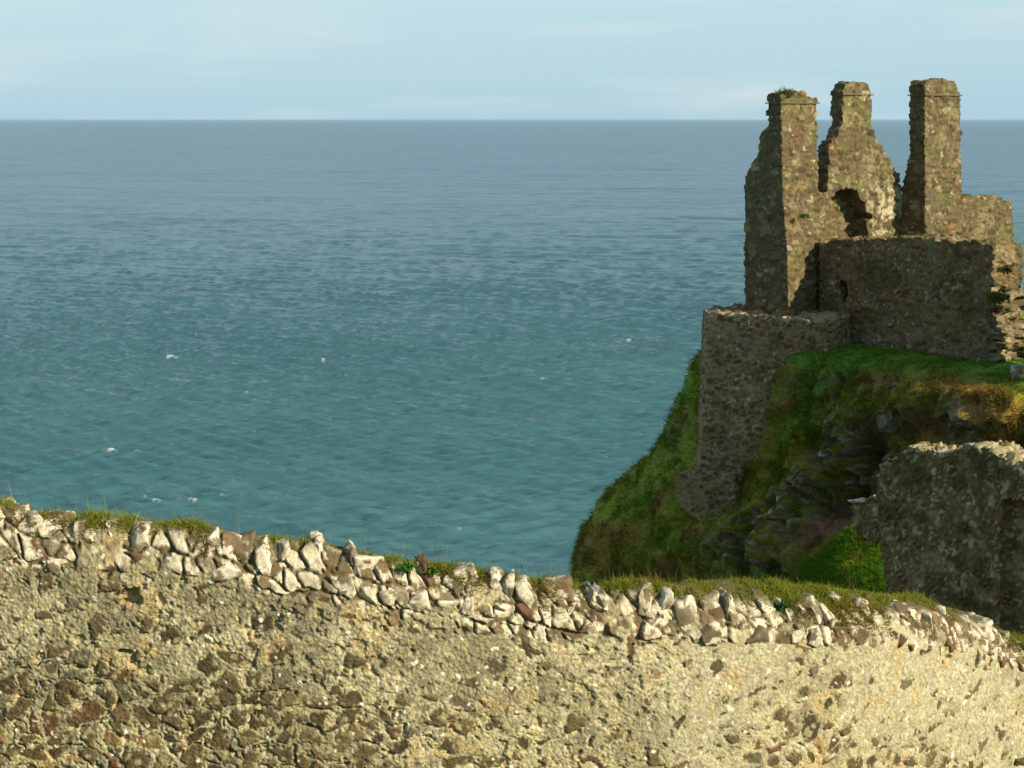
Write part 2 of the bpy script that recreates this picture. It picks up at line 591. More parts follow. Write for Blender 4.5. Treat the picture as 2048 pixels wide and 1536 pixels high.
def build_ruin():
    # ---- left chimney, its wall and the middle gable (one masonry body)
    A_front = jag([(1561, 188), (1575, 184), (1612, 182), (1614, 191), (1634, 194), (1637, 300), (1639, 380), (1641, 480), (1646, 650), (1578, 650), (1574, 500), (1566, 400)], 9, 2.0, 1, 0, 5)
    A = plane_prism(A_front, oA, nf, eb * 0.52)
    A_left = jag([(1561, 200), (1540, 203), (1535, 214), (1534, 250), (1521, 268), (1516, 300), (1503, 322), (1496, 340), (1489, 356), (1487, 385), (1488, 650), (1578, 650), (1574, 500), (1566, 400)], 12, 6.0, 2, 0, 9)
    AL = plane_prism(A_left, oA, sd, e1 * 0.75)
    W = plane_prism([(1604, 396), (1650, 384), (1806, 380), (1812, 650), (1600, 650)], oA, nf, eb * 0.8)
    oB = oA + nf * 0.015
    B_front = jag([(1690, 166), (1704, 161), (1735, 166), (1744, 186), (1745, 240), (1749, 262), (1757, 282), (1774, 308), (1800, 348), (1812, 440), (1652, 440), (1658, 330), (1659, 295), (1677, 268), (1684, 250), (1686, 190)], 8, 2.6, 3, 0, 16)
    B = plane_prism(B_front, oB, nf, eb * 0.46)
    rec = [(1656, 402), (1666, 396), (1672, 387), (1688, 377), (1702, 375), (1714, 382), (1719, 396), (1730, 404), (1733, 424), (1750, 433), (1733, 441), (1737, 476), (1700, 480), (1650, 480)]
    cut = prism_bm([on_plane(x, y, oB, nf) + nf * 0.4 for x, y in rec], eb * 1.0)
    back = prism_bm([on_plane(x, y, oB, nf) + eb * 0.38 for x, y in [(1690, 374), (1772, 374), (1790, 480), (1690, 480)]], eb * 0.62)
    h1 = plane_prism([(1497, 600), (1506, 592), (1518, 597), (1521, 612), (1500, 614)], oA - e1 * 3, sd, e1 * 3.55)
    v, f, n = solid([A, AL, W, B, back], [cut], 0.034)
    q, col, st, big = stonework(v, n, (0.48, 0.48, 0.138), PAL_RUIN, MORT_RUIN, 101, gap=0.011, recess=0.030, offset=0.013, warp=0.03, jit=(0.9, 0.9, 0.35), lichen=LICH_RUIN, cover=0.03)
    px, py = project(v)
    # pale lime render left on the right half of the gable
    m = sstep(0.50, 0.56, fbm(v, 4.5, 4, 7)) * sstep(1700, 1790, px) * sstep(330, 400, py) * (py < 485) * sstep(0.03, 0.0, (0 * px))
    m = m * (1 - st * 0.55)
    col = col * (1 - m)[:, None] + np.array([0.42, 0.37, 0.24])[None] * m[:, None]
    zl = P(1600, 207, 45)[2]
    c_px, c_py = px[f].mean(1), py[f].mean(1)
    q2 = q
    part = np.full(len(f), 3)
    part[(c_px < 1641) & (c_py < 302)] = 0
    part[(c_px > 1655) & (c_py < 256)] = 1
    part[((c_px < 1641) & (c_py >= 302))] = 2
    names = ['chimney', 'chimney', 'side_wall', 'gable_wall']
    o = split(q2, f, col, part, names, M_RUIN, ruin, ruin_base)
    o[0]['label'] = 'left chimney with a broken grassy top and crumbling shoulder'
    o[1]['label'] = 'middle chimney rising from the pointed gable'
    ledge((1560, 1637, 207), oA, 3, 0.52, o[0])
    ledge((1686, 1745, 190), oB, 3, 0.46, o[1])

    # ---- right chimney and the low wall beside it
    oC = P(1852, 400, 47.4)
    C_front = jag([(1850, 168), (1858, 160), (1888, 157), (1912, 161), (1921, 188), (1924, 300), (1928, 500), (1850, 500)], 8, 2.0, 6, 0, 5)
    Cf = plane_prism(C_front, oC, nf, eb * 0.60)
    C_left = jag([(1850, 168), (1836, 166), (1826, 188), (1822, 210), (1821, 300), (1812, 335), (1804, 360), (1800, 420), (1798, 500), (1850, 500)], 8, 2.2, 8, 0, 8)
    Cl = plane_prism(C_left, oC, sd, e1 * 0.8)
    oE = oC + eb * 0.12
    E = plane_prism(jag([(1915, 394), (1960, 391), (2006, 393), (2007, 404), (2027, 404), (2030, 520), (1915, 520)], 8, 2, 9, 0, 5), oE, nf, eb * 0.7)
    v, f, n = solid([Cf, Cl, E], [], 0.033)
    q, col, st, big = stonework(v, n, (0.48, 0.48, 0.138), PAL_RUIN, MORT_RUIN, 202, gap=0.011, recess=0.030, offset=0.013, warp=0.03, jit=(0.9, 0.9, 0.35), lichen=LICH_RUIN, cover=0.02)
    px, py = project(v)
    c_px = px[f].mean(1)
    part = np.where(c_px > 1926.5, 1, 0)
    o = split(q, f, col, part, ['chimney', 'low_wall'], M_RUIN, ruin, ruin_base)
    o[0]['label'] = 'right chimney, tallest and whole to its bevelled top'
    ledge((1850, 1922, 191), oC, 3, 0.60, o[0])

    # ---- the long shaded wall, broken off at its near end
    pl, pr = P(1640, 600, 45.7), P(1985, 600, 41.0)
    dD = pr - pl; dD[2] = 0; dD /= np.linalg.norm(dD)
    nD = np.array([dD[1], -dD[0], 0.0])
    if nD[1] > 0: nD = -nD
    D_front = jag([(1636, 484), (1700, 477), (1800, 472), (1850, 476), (1984, 489), (1986, 560), (1996, 640), (2004, 780), (1636, 760)], 13, 5.0, 12, 0, 6)
    Dm = plane_prism(D_front, pl, nD, -nD * 1.3)
    h2 = plane_prism([(1662, 568), (1668, 562), (1677, 570), (1679, 592), (1673, 608), (1664, 600)], pl + nD * 0.3, nD, -nD * 0.95)
    v, f, n = solid([Dm], [h2], 0.034)
    pal = [(4, (0.105, 0.080, 0.045)), (3, (0.080, 0.062, 0.036)), (3, (0.130, 0.103, 0.060)), (1, (0.115, 0.062, 0.033)), (1.4, (0.17, 0.145, 0.095))]
    # the broken end is looser, bigger voids
    end = np.clip((v - pr) @ dD + 0.35, -5, 1)
    q, col, st, big = stonework(v, n, (0.30, 0.30, 0.14), pal, (0.145, 0.115, 0.065), 303, tint=(1.10, 0.95, 0.74), gap=0.012, recess=0.03, offset=0.03,
                                lichen=[((0.16, 0.155, 0.105), 2.4, 0.54, 0.70, 0.7, 61), ((0.32, 0.30, 0.23), 11.0, 0.68, 0.73, 0.9, 63), ((0.055, 0.060, 0.014), 1.8, 0.50, 0.66, 0.6, 66)], cover=0.03)
    px, py = project(v)
    # damp pale weathering along the foot
    m = sstep(31.2 + 1.6, 31.4, v[:, 2]) * sstep(0.48, 0.62, fbm(v, 4, 4, 17)) * 0.7
    col = col * (1 - m)[:, None] + np.array([0.20, 0.18, 0.13])[None] * m[:, None]
    # crumbled end: push stones in and out a lot
    r, d, loc = voronoi(v + (fbm(v, 2, 2, 3)[:, None] - 0.5) * 0.2, (0.36, 0.36, 0.15), 909)
    e = sstep(-0.12, 0.12, end - 0.35)
    q = q + (dD[None] * (e * (r[1] - 0.72) * 0.42)[:, None])
    warmc = pick(r[0], [(3, (0.20, 0.16, 0.085)), (2, (0.28, 0.23, 0.135)), (2, (0.14, 0.105, 0.058))]) * (0.7 + 0.6 * r[2])[:, None]
    dk = sstep(0.0, 0.02, d)
    col = col * (1 - e * 0.8)[:, None] + warmc * (e * 0.8 * (0.45 + 0.55 * dk))[:, None]
    part = np.zeros(len(f), int)
    o = split(q, f, col, part, ['curtain_wall'], M_RUIN, ruin, ruin_base)
    # unseen masonry block added beyond the right edge of view to shade the tower
    s = np.array([SUN[0], SUN[1]]); s /= np.linalg.norm(s)
    pp = np.array([-s[1], s[0]])
    g0, g1 = s * -8.0 + pp * 38.9, s * -8.0 + pp * 41.2
    prof = [(0, 29.0), (0, 36.4), (0.1, 37.2), (0.25, 37.5), (0.35, 38.3), (0.6, 38.7), (0.85, 38.8), (1.0, 38.5), (1.0, 29.0)]
    blocker = prism_bm([np.array([*(g0 + (g1 - g0) * u), z]) for u, z in prof], np.array([s[0], s[1], 0]) * 2.6)
    v, f, n = solid([blocker], [], 0.05)
    q, col, st, big = stonework(v, n, (0.40, 0.40, 0.17), PAL_RUIN, MORT_RUIN, 811, gap=0.014, recess=0.05, offset=0.03, lichen=LICH_RUIN)
    split(q, f, col, np.zeros(len(f), int), ['shade_block'], M_RUIN, ruin, ruin_base)


def build_tower():
    base = np.array([7.4, 44.7, 27.0])
    t = empty('cliff_tower', base, 'squat grey rubble tower with rounded corners at the cliff edge below the chimneys', 'castle tower')
    ctl = np.array([(5.85, 46.8), (5.53, 45.7), (5.46, 45.05), (5.46, 44.58), (5.72, 44.42), (6.2, 44.25), (6.8, 44.03), (7.5, 43.85), (8.2, 43.78), (8.8, 43.9), (9.25, 44.3), (9.7, 45.2), (9.6, 46.6), (8.0, 47.6)])
    lp = resample(np.concatenate([ctl[-2:], ctl, ctl[:3]]), [4] * (len(ctl) + 4))[8:8 + 4 * len(ctl)]
    mid = lp.mean(0)
    rings = []
    ztop = P(1500, 637, 44.15)[2]
    for k, z in enumerate(np.linspace(25.4, ztop, 12)):
        g = 0.03 * (ztop - z)
        ring = []
        for (x, y) in lp:
            dv = np.array([x, y]) - mid
            w = np.array([x, y]) + dv / np.linalg.norm(dv) * g
            ring.append((w[0], w[1], z + (0.04 * math.sin(2.1 * x) if k == 11 else 0)))
        rings.append(ring)
    body = loft_bm(rings)
    pal = [(4, (0.115, 0.088, 0.046)), (3, (0.088, 0.066, 0.036)), (3, (0.150, 0.118, 0.064)), (1, (0.135, 0.060, 0.028)), (1.2, (0.19, 0.155, 0.09))]
    v, f, n = solid([body], [], 0.034)
    q, col, st, big = stonework(v, n, (0.27, 0.27, 0.118), pal, (0.25, 0.205, 0.118), 404, tint=(1.05, 0.95, 0.78), gap=0.006, recess=0.014, offset=0.022,
                                lichen=[((0.18, 0.165, 0.11), 2.6, 0.54, 0.68, 0.55, 61), ((0.45, 0.42, 0.33), 10.0, 0.70, 0.74, 0.9, 63), ((0.05, 0.055, 0.014), 2.2, 0.54, 0.7, 0.5, 66)], cover=0.022)
    # weathered flat top: pale loose stones
    top = sstep(0.5, 0.9, n[:, 2])
    m = top * sstep(0.56, 0.66, fbm(v, 5, 3, 99)) * 0.8
    col = col * (1 - m)[:, None] + np.array([0.32, 0.28, 0.17])[None] * m[:, None]
    q[:, 2] += top * 0.34 * (fbm(v, 3.0, 4, 15) - 0.5)
    split(q, f, col, np.zeros(len(f), int), ['tower_body'], M_RUIN, t, base)
    # stepped plinth
    o = P(1350, 960, 44.4)
    nP = np.array([-0.55, -0.83, 0]); nP /= np.linalg.norm(nP)
    pix = jag([(1352, 946), (1380, 938), (1470, 946), (1475, 1075), (1440, 1075), (1352, 1010)], 9, 2.0, 5)
    b = plane_prism(pix, o, nP, -nP * 1.6)
    v, f, n = solid([b], [], 0.034)
    q, col, st, big = stonework(v, n, (0.27, 0.27, 0.118), pal, (0.22, 0.18, 0.105), 505, tint=(1.0, 0.92, 0.76), gap=0.007, recess=0.02, offset=0.03, cover=0.03)
    split(q, f, col, np.zeros(len(f), int), ['plinth'], M_RUIN, t, base)


# ================================================================== HEADLAND
ZL = np.array([-3.0, 10, 18, 22, 25.3, 26.5, 27.8, 28.7, 30.2, 31.0, 31.4])
XL = np.array([-6.6, -2.0, 0.1, 1.2, 2.35, 3.1, 4.35, 4.85, 5.35, 5.8, 6.3])
ZF = np.array([-3.0, 10, 18, 22, 25, 26, 27.5, 28.25, 30.1, 31.3, 31.4])
FX = np.array([-2.5, 1.0, 2.4, 3.4, 4.7, 5.3, 5.9, 6.70, 7.2, 7.43, 7.5])
FY = np.array([37.5, 39.5, 41.2, 42.2, 43.4, 43.8, 44.1, 43.95, 43.8, 43.75, 43.8])
dH = np.array([0.62, -0.785])


def contour(z, inset=0.0):
    zz = min(z, 31.4)
    fx, fy = np.interp(zz, ZF, FX), np.interp(zz, ZF, FY)
    xl = np.interp(zz, ZL, XL)
    s = (xl + 0.7 - fx) / dH[0]
    nose = np.array([fx, fy]) + dH * s
    nin = np.array([0.785, 0.62])
    pts = [np.array([32, 50.]), np.array([20, 52.5]), nose + [4.0, 6.3], nose + [-0.35, 3.2], nose + [-0.5, 1.2], nose + [0.15, -0.2]]
    for t in (0.25, 0.5, 0.75, 1.0):
        pts.append(nose + (np.array([fx, fy]) - nose) * t)
    for s2 in (1.5, 3, 4.5, 6, 8, 10, 13, 17, 22):
        w = np.array([fx, fy]) + dH * s2
        w = w + np.array([1, 0.2]) * max(0, s2 - 7) * 0.35
        pts.append(w)
    pts = np.array(pts)
    if inset:
        wgt = np.ones(len(pts)); wgt[:4] = (0, 0, 0, 0.15); wgt[4] = 0.5
        pts = pts + nin[None] * inset * wgt[:, None]
    return pts


def resample(pts, n_per):
    out = []
    for i in range(len(pts) - 1):
        for j in range(n_per[i]):
            t = j / n_per[i]
            p0, p1, p2, p3 = pts[max(i - 1, 0)], pts[i], pts[i + 1], pts[min(i + 2, len(pts) - 1)]
            out.append(0.5 * ((2 * p1) + (p2 - p0) * t + (2 * p0 - 5 * p1 + 4 * p2 - p3) * t * t + (3 * p1 - p0 - 3 * p2 + p3) * t ** 3))
    out.append(pts[-1])
    return np.array(out)


def grid_normals(V):
    du = np.gradient(V, axis=1); dv = np.gradient(V, axis=0)
    n = np.cross(du, dv)
    return n / (np.linalg.norm(n, axis=2, keepdims=True) + 1e-9)


def blob(px, py, cx, cy, rx, ry, ang=0.0):
    a = math.radians(ang)
    dx, dy = px - cx, py - cy
    u = (dx * math.cos(a) + dy * math.sin(a)) / rx
    w = (-dx * math.sin(a) + dy * math.cos(a)) / ry
    return np.exp(-(u * u + w * w))


def build_headland():
    zs = np.concatenate([np.linspace(-3, 16, 14)[:-1], np.linspace(16, 23.5, 24)[:-1], np.linspace(23.5, 31.4, 175)])
    n_per = [4, 6, 12, 16, 16, 14, 18, 18, 18, 26, 30, 30, 30, 30, 36, 30, 20, 14]
    rows = []
    for z in zs:
        c = resample(contour(z), n_per)
        rows.append(np.concatenate([c, np.full((len(c), 1), z)], 1))
    for k, (ins, dz) in enumerate([(0.06, 0.10), (0.16, 0.17), (0.3, 0.22), (0.5, 0.26), (0.75, 0.29), (1.0, 0.31), (1.4, 0.33), (1.9, 0.35), (2.6, 0.37), (4, 0.38), (8, 0.4), (10.4, 0.35), (10.9, -0.3), (11.6, -3), (13, -10)]):
        c = resample(contour(31.4, ins), n_per)
        rows.append(np.concatenate([c, np.full((len(c), 1), 31.4 + dz)], 1))
    V = np.array(rows)
    N = grid_normals(V)
    # make them point outwards (towards the sea side / the camera)
    if N[100, 200, 1] > 0: N = -N
    sh = V.shape[:2]
    v = V.reshape(-1, 3); n = N.reshape(-1, 3)
    px, py = project(v)
    topness = sstep(31.2, 31.55, v[:, 2])
    low = 1 - topness
    a = fbm(v, 0.45, 4, 21)
    b = fbm(v * np.array([1, 1, 0.6]), 1.5, 4, 33)
    rdg = 1 - np.abs(2 * fbm(v * np.array([1, 1, 0.55]), 1.1, 4, 55) - 1)
    tuss = fbm(v, 3.2, 3, 71)
    leftslope = sstep(1440, 1380, px)
    d = low * ((a - 0.5) * 1.5 * (1 - 0.45 * leftslope) + (b - 0.5) * 0.75 + (tuss - 0.5) * 0.42 + (rdg - 0.75) * 0.45 + (fbm(v * np.array([1, 1, 0.7]), 5.5, 3, 73) - 0.5) * 0.16)
    d += topness * ((a - 0.5) * 0.25 + (tuss - 0.5) * 0.12)
    # hollows, ledges and outcrops
    for cx, cy, rx, ry, ang, amt in [(1722, 915, 24, 40, 20, -2.2), (1622, 888, 18, 20, 0, -1.3), (1700, 970, 30, 40, 0, -0.9), (1500, 1140, 14, 40, 5, -0.8),
                                     (1255, 1150, 40, 22, 0, -0.7), (1330, 1145, 45, 22, 0, -0.8), (1668, 800, 6, 60, 2, -0.35), (1690, 1000, 40, 22, -20, -0.7),
                                     (1470, 1090, 36, 40, 0, 0.55), (1545, 1090, 26, 46, 0, 0.5), (1700, 830, 40, 26, 0, 0.4), (1650, 950, 22, 45, 0, 0.5),
                                     (1350, 1095, 60, 30, 0, 0.45), (1230, 1085, 40, 30, 10, 0.35), (1800, 800, 70, 30, 0, 0.4), (1920, 760, 120, 20, 5, 0.3),
                                     (1850, 870, 90, 24, 5, -0.5), (1990, 830, 60, 30, 0, 0.3)]:
        d += amt * blob(px, py, cx, cy, rx, ry, ang) * low
    rk = 0
    for cx, cy, rx, ry, ang in [(1720, 900, 50, 60, 0), (1665, 830, 16, 70, 0), (1650, 960, 40, 60, 0), (1510, 1120, 60, 70, 0), (1600, 1000, 60, 34, -30), (1690, 960, 60, 50, 0), (1360, 860, 20, 40, 30), (1920, 850, 50, 50, 0), (1540, 1060, 50, 40, 0), (1800, 760, 60, 18, 0)]:
        rk = rk + blob(px, py, cx, cy, rx, ry, ang)
    rkc = np.clip(rk, 0, 1) * low
    rb, rdist, _l = voronoi(v + (np.stack([b, a, tuss], 1) - 0.5) * 0.5, (0.75, 0.75, 0.5), 61, (1, 1, 0.8))
    d += rkc * ((rb[1] - 0.5) * 0.55 - 0.16 * sstep(0.06, 0.0, rdist) + 0.12 * (fbm(v, 7, 3, 62) - 0.5))
    # the turf keeps close to the tower's foot
    calm = 1 - 0.85 * np.clip(blob(px, py, 1560, 740, 45, 45) + blob(px, py, 1530, 850, 45, 70) + blob(px, py, 1490, 970, 40, 45) + blob(px, py, 1420, 1010, 50, 40) + blob(px, py, 1410, 850, 40, 130), 0, 1)
    d = d * calm * (1 - 0.35 * leftslope)
    q = v + n * d[:, None]
    q[:, 2] += low * -0.1 * sstep(0.5, 0.8, tuss)
    N2 = grid_normals(q.reshape(sh + (3,)))
    if N2[100, 200, 1] > 0: N2 = -N2
    n2 = N2.reshape(-1, 3)
    # ---- colours of turf, dead grass, earth and rock
    f1 = fbm(v, 1.7, 4, 91); f2 = fbm(v, 6.0, 4, 93); f3 = fbm(v, 0.9, 3, 95); f4 = fbm(v, 15.0, 3, 97)
    green = np.array([0.085, 0.112, 0.010]); lush = np.array([0.060, 0.135, 0.010]); olive = np.array([0.125, 0.120, 0.012])
    brown = np.array([0.120, 0.080, 0.020]); rust = np.array([0.155, 0.080, 0.020]); rock = np.array([0.088, 0.070, 0.038]); earth = np.array([0.115, 0.062, 0.032])

    def mix(c, k, m):
        m = np.clip(m, 0, 1)
        return c * (1 - m)[:, None] + k[None] * m[:, None]
    col = np.tile(green, (len(v), 1))
    col = mix(col, olive, sstep(0.42, 0.6, f1))
    col = mix(col, brown, sstep(0.52, 0.68, f3 * 0.6 + f2 * 0.4) * 0.7 * low)
    lushm = topness * 0.9
    for cx, cy, rx, ry, ang in [(1350, 1092, 45, 26, 10), (1440, 1000, 30, 40, -40), (1395, 1020, 30, 22, 40), (1640, 765, 60, 22, -15), (1830, 725, 140, 16, 4), (2000, 770, 90, 18, 8), (1600, 830, 40, 30, 0), (1560, 1180, 60, 30, 0), (1330, 880, 30, 40, 30), (1290, 1000, 26, 30, 20), (1370, 780, 24, 26, 30)]:
        lushm = lushm + 0.9 * blob(px, py, cx, cy, rx, ry, ang)
    col = mix(col, np.array([0.150, 0.175, 0.014]), leftslope * sstep(0.30, 0.55, f1 * 0.5 + f2 * 0.5) * 0.9)
    col = mix(col, lush, lushm * (0.5 + f2))
    br = 0
    for cx, cy, rx, ry, ang in [(1570, 810, 22, 18, 0), (1325, 1010, 40, 14, -60), (1250, 1075, 60, 22, 10), (1330, 1140, 70, 24, 0), (1200, 1120, 40, 30, 40), (1990, 810, 70, 34, 10), (1900, 770, 80, 22, 10), (1740, 755, 60, 16, 0), (1850, 850, 120, 30, 5), (1400, 1070, 30, 20, 0), (2010, 880, 60, 40, 0)]:
        br = br + blob(px, py, cx, cy, rx, ry, ang)
    col = mix(col, rust, br * (0.35 + 1.0 * f2))
    steep = sstep(0.12, -0.25, n2[:, 2])
    rk = np.clip(rk, 0, 1.2)
    rkm = np.clip(rk * sstep(0.42, 0.58, f2) * 1.2 + steep * sstep(0.52, 0.64, b) * 0.6, 0, 1) * low
    rc = rock[None] * (0.25 + 1.5 * fbm(v * np.array([1, 1, 1.8]), 9, 4, 197, 0.65))[:, None]
    w = sstep(0.62, 0.70, fbm(v, 8, 3, 131))[:, None] * np.clip(rk, 0, 1)[:, None]
    rc = rc * (0.6 + 0.8 * rb[2])[:, None]
    rc = rc * (1 - w) + np.array([0.26, 0.24, 0.17])[None] * w
    col = col * (1 - rkm)[:, None] + rc * rkm[:, None]
    er = 0
    for cx, cy, rx, ry, ang in [(1650, 1055, 70, 26, -28), (1760, 960, 60, 40, 0), (1690, 1010, 50, 20, -10)]:
        er = er + blob(px, py, cx, cy, rx, ry, ang)
    col = mix(col, earth, er * 1.2)
    col = col * (0.95 + 1.10 * f4)[:, None]
    nr, nc = sh
    i = np.arange(nr - 1)[:, None] * nc + np.arange(nc - 1)[None]
    f = np.stack([i, i + 1, i + nc + 1, i + nc], -1).reshape(-1, 4)
    o = link('headland', mk_mesh('headland', q, f, col), M_ROCK)
    tag(o, kind='structure')
    # ---- tussock grass over everything that is not bare rock
    fq = q[f]
    cen = fq.mean(1)
    area = np.linalg.norm(np.cross(fq[:, 1] - fq[:, 0], fq[:, 3] - fq[:, 0]), axis=1)
    bare = np.clip(rkm + er * 0.9, 0, 1)[f].mean(1)
    cpx, cpy = project(cen)
    vis = (cpx > 1080) & (cpx < 2200) & (cpy < 1290) & (cpy > 660) & (cen[:, 1] < 52)
    wgt = area * vis * (1 - bare) ** 2 * (0.15 + 1.6 * sstep(0.35, 0.65, fbm(cen, 2.4, 3, 44)))
    cnt = 190000
    idx = rng.choice(len(f), cnt, p=wgt / wgt.sum())
    u1, u2 = rng.random(cnt)[:, None], rng.random(cnt)[:, None]
    root = (fq[idx, 0] * (1 - u1) + fq[idx, 1] * u1) * (1 - u2) + (fq[idx, 3] * (1 - u1) + fq[idx, 2] * u1) * u2
    nn = n2[f[idx, 0]]
    gn = fbm(root, 1.3, 2, 12)[:, None]
    dr = nn * 0.75 + np.array([-0.1, 0, 0.35])[None] + rng.normal(size=(cnt, 3)) * 0.35
    flat = sstep(0.6, 0.9, nn[:, 2])
    ln = (0.08 + 0.17 * rng.random(cnt)) * (1 - 0.55 * flat) * (0.6 + 0.9 * gn[:, 0])
    cc = col[f[idx, 0]] * (0.55 + 1.1 * rng.random(cnt) ** 1.5)[:, None]
    straw = rng.random(cnt) < 0.07
    cc[straw] = np.array([0.17, 0.125, 0.04]) * (0.6 + 0.5 * rng.random(straw.sum()))[:, None]
    g = link('headland_grass', blades('headland_grass', root, dr, ln, np.full(cnt, 0.016), cc, 0.55), M_GRASS)
    tag(g, 'thick tussocky grass hanging over the steep headland below the ruin', 'grass', kind='stuff')


# ================================================================== GROUND + BANK
def gz(x, y):
    base = np.interp(y, [-12, 0, 3, 9.5, 12, 17, 40], [36.9, 36.3, 35.6, 32.2, 31.6, 30.0, 29.9])
    edge = 29.95 + 1.02 * (x - 6.75 - 0.12 * (y - 31))
    beyond = sstep(13.5, 17, y)
    e2 = np.minimum(edge, 30.0 + 0.3 * sstep(6, 12, x))
    k = 0.25
    bank = -k * np.log(np.exp(-edge / k + 120) + np.exp(-(30.0 + 0 * x) / k + 120)) + k * 120
    bank = np.maximum(bank, -3)
    z = base * (1 - beyond) + np.minimum(bank, 30.1) * beyond
    back = sstep(31.0, 37, y + 0.12 * (x - 7))
    return z * (1 - back) + np.minimum(z, 18) * back


def build_ground():
    xs = np.concatenate([np.linspace(-40, -8, 20)[:-1], np.linspace(-8, 2, 40)[:-1], np.linspace(2, 9, 180)[:-1], np.linspace(9, 45, 60)])
    ys = np.concatenate([np.linspace(-12, 18, 60)[:-1], np.linspace(18, 26, 40)[:-1], np.linspace(26, 34, 170)[:-1], np.linspace(34, 40, 30)])
    X, Y = np.meshgrid(xs, ys)
    Z = gz(X, Y)
    v = np.stack([X, Y, Z], -1).reshape(-1, 3)
    t = fbm(v, 1.2, 4, 3); t2 = fbm(v, 4, 3, 5)
    v[:, 2] += (t - 0.5) * 0.35 + (t2 - 0.5) * 0.15
    nr, nc = X.shape
    N = grid_normals(v.reshape(nr, nc, 3))
    if N[10, 10, 2] < 0: N = -N
    n = N.reshape(-1, 3)
    f1 = fbm(v, 2.2, 4, 8); f2 = fbm(v, 9, 3, 9)
    col = np.tile([0.072, 0.158, 0.012], (len(v), 1)) * (0.6 + 0.8 * f2)[:, None]
    m = 0.6 * sstep(0.5, 0.64, f1)[:, None]
    col = col * (1 - m) + np.array([0.16, 0.17, 0.016])[None] * m
    i = np.arange(nr - 1)[:, None] * nc + np.arange(nc - 1)[None]
    f = np.stack([i, i + 1, i + nc + 1, i + nc], -1).reshape(-1, 4)
    o = link('ground', mk_mesh('ground', v, f, col), M_ROCK)
    tag(o, kind='structure')
    fq = v[f]; cen = fq.mean(1)
    px, py = project(cen)
    area = np.linalg.norm(np.cross(fq[:, 1] - fq[:, 0], fq[:, 3] - fq[:, 0]), axis=1)
    w = area * (px > 1450) & (cen[:, 1] > 20) & (px < 1850) & (py < 1300) & (py > 1000) if False else area * ((px > 1450) & (cen[:, 1] > 20) & (px < 1850) & (py < 1300) & (py > 1000))
    cnt = 60000
    idx = rng.choice(len(f), cnt, p=w / w.sum())
    u1, u2 = rng.random(cnt)[:, None], rng.random(cnt)[:, None]
    root = (fq[idx, 0] * (1 - u1) + fq[idx, 1] * u1) * (1 - u2) + (fq[idx, 3] * (1 - u1) + fq[idx, 2] * u1) * u2
    dr = n[f[idx, 0]] * 0.6 + np.array([-0.25, 0, 0.6])[None] + rng.normal(size=(cnt, 3)) * 0.35
    cc = col[f[idx, 0]] * (0.8 + 0.7 * rng.random(cnt))[:, None]
    g = link('bank_grass', blades('bank_grass', root, dr, 0.07 + 0.13 * rng.random(cnt), np.full(cnt, 0.011), cc, 0.5), M_GRASS)
    tag(g, 'lush green grass on the bank beside the dark castle wall', 'grass', kind='stuff')


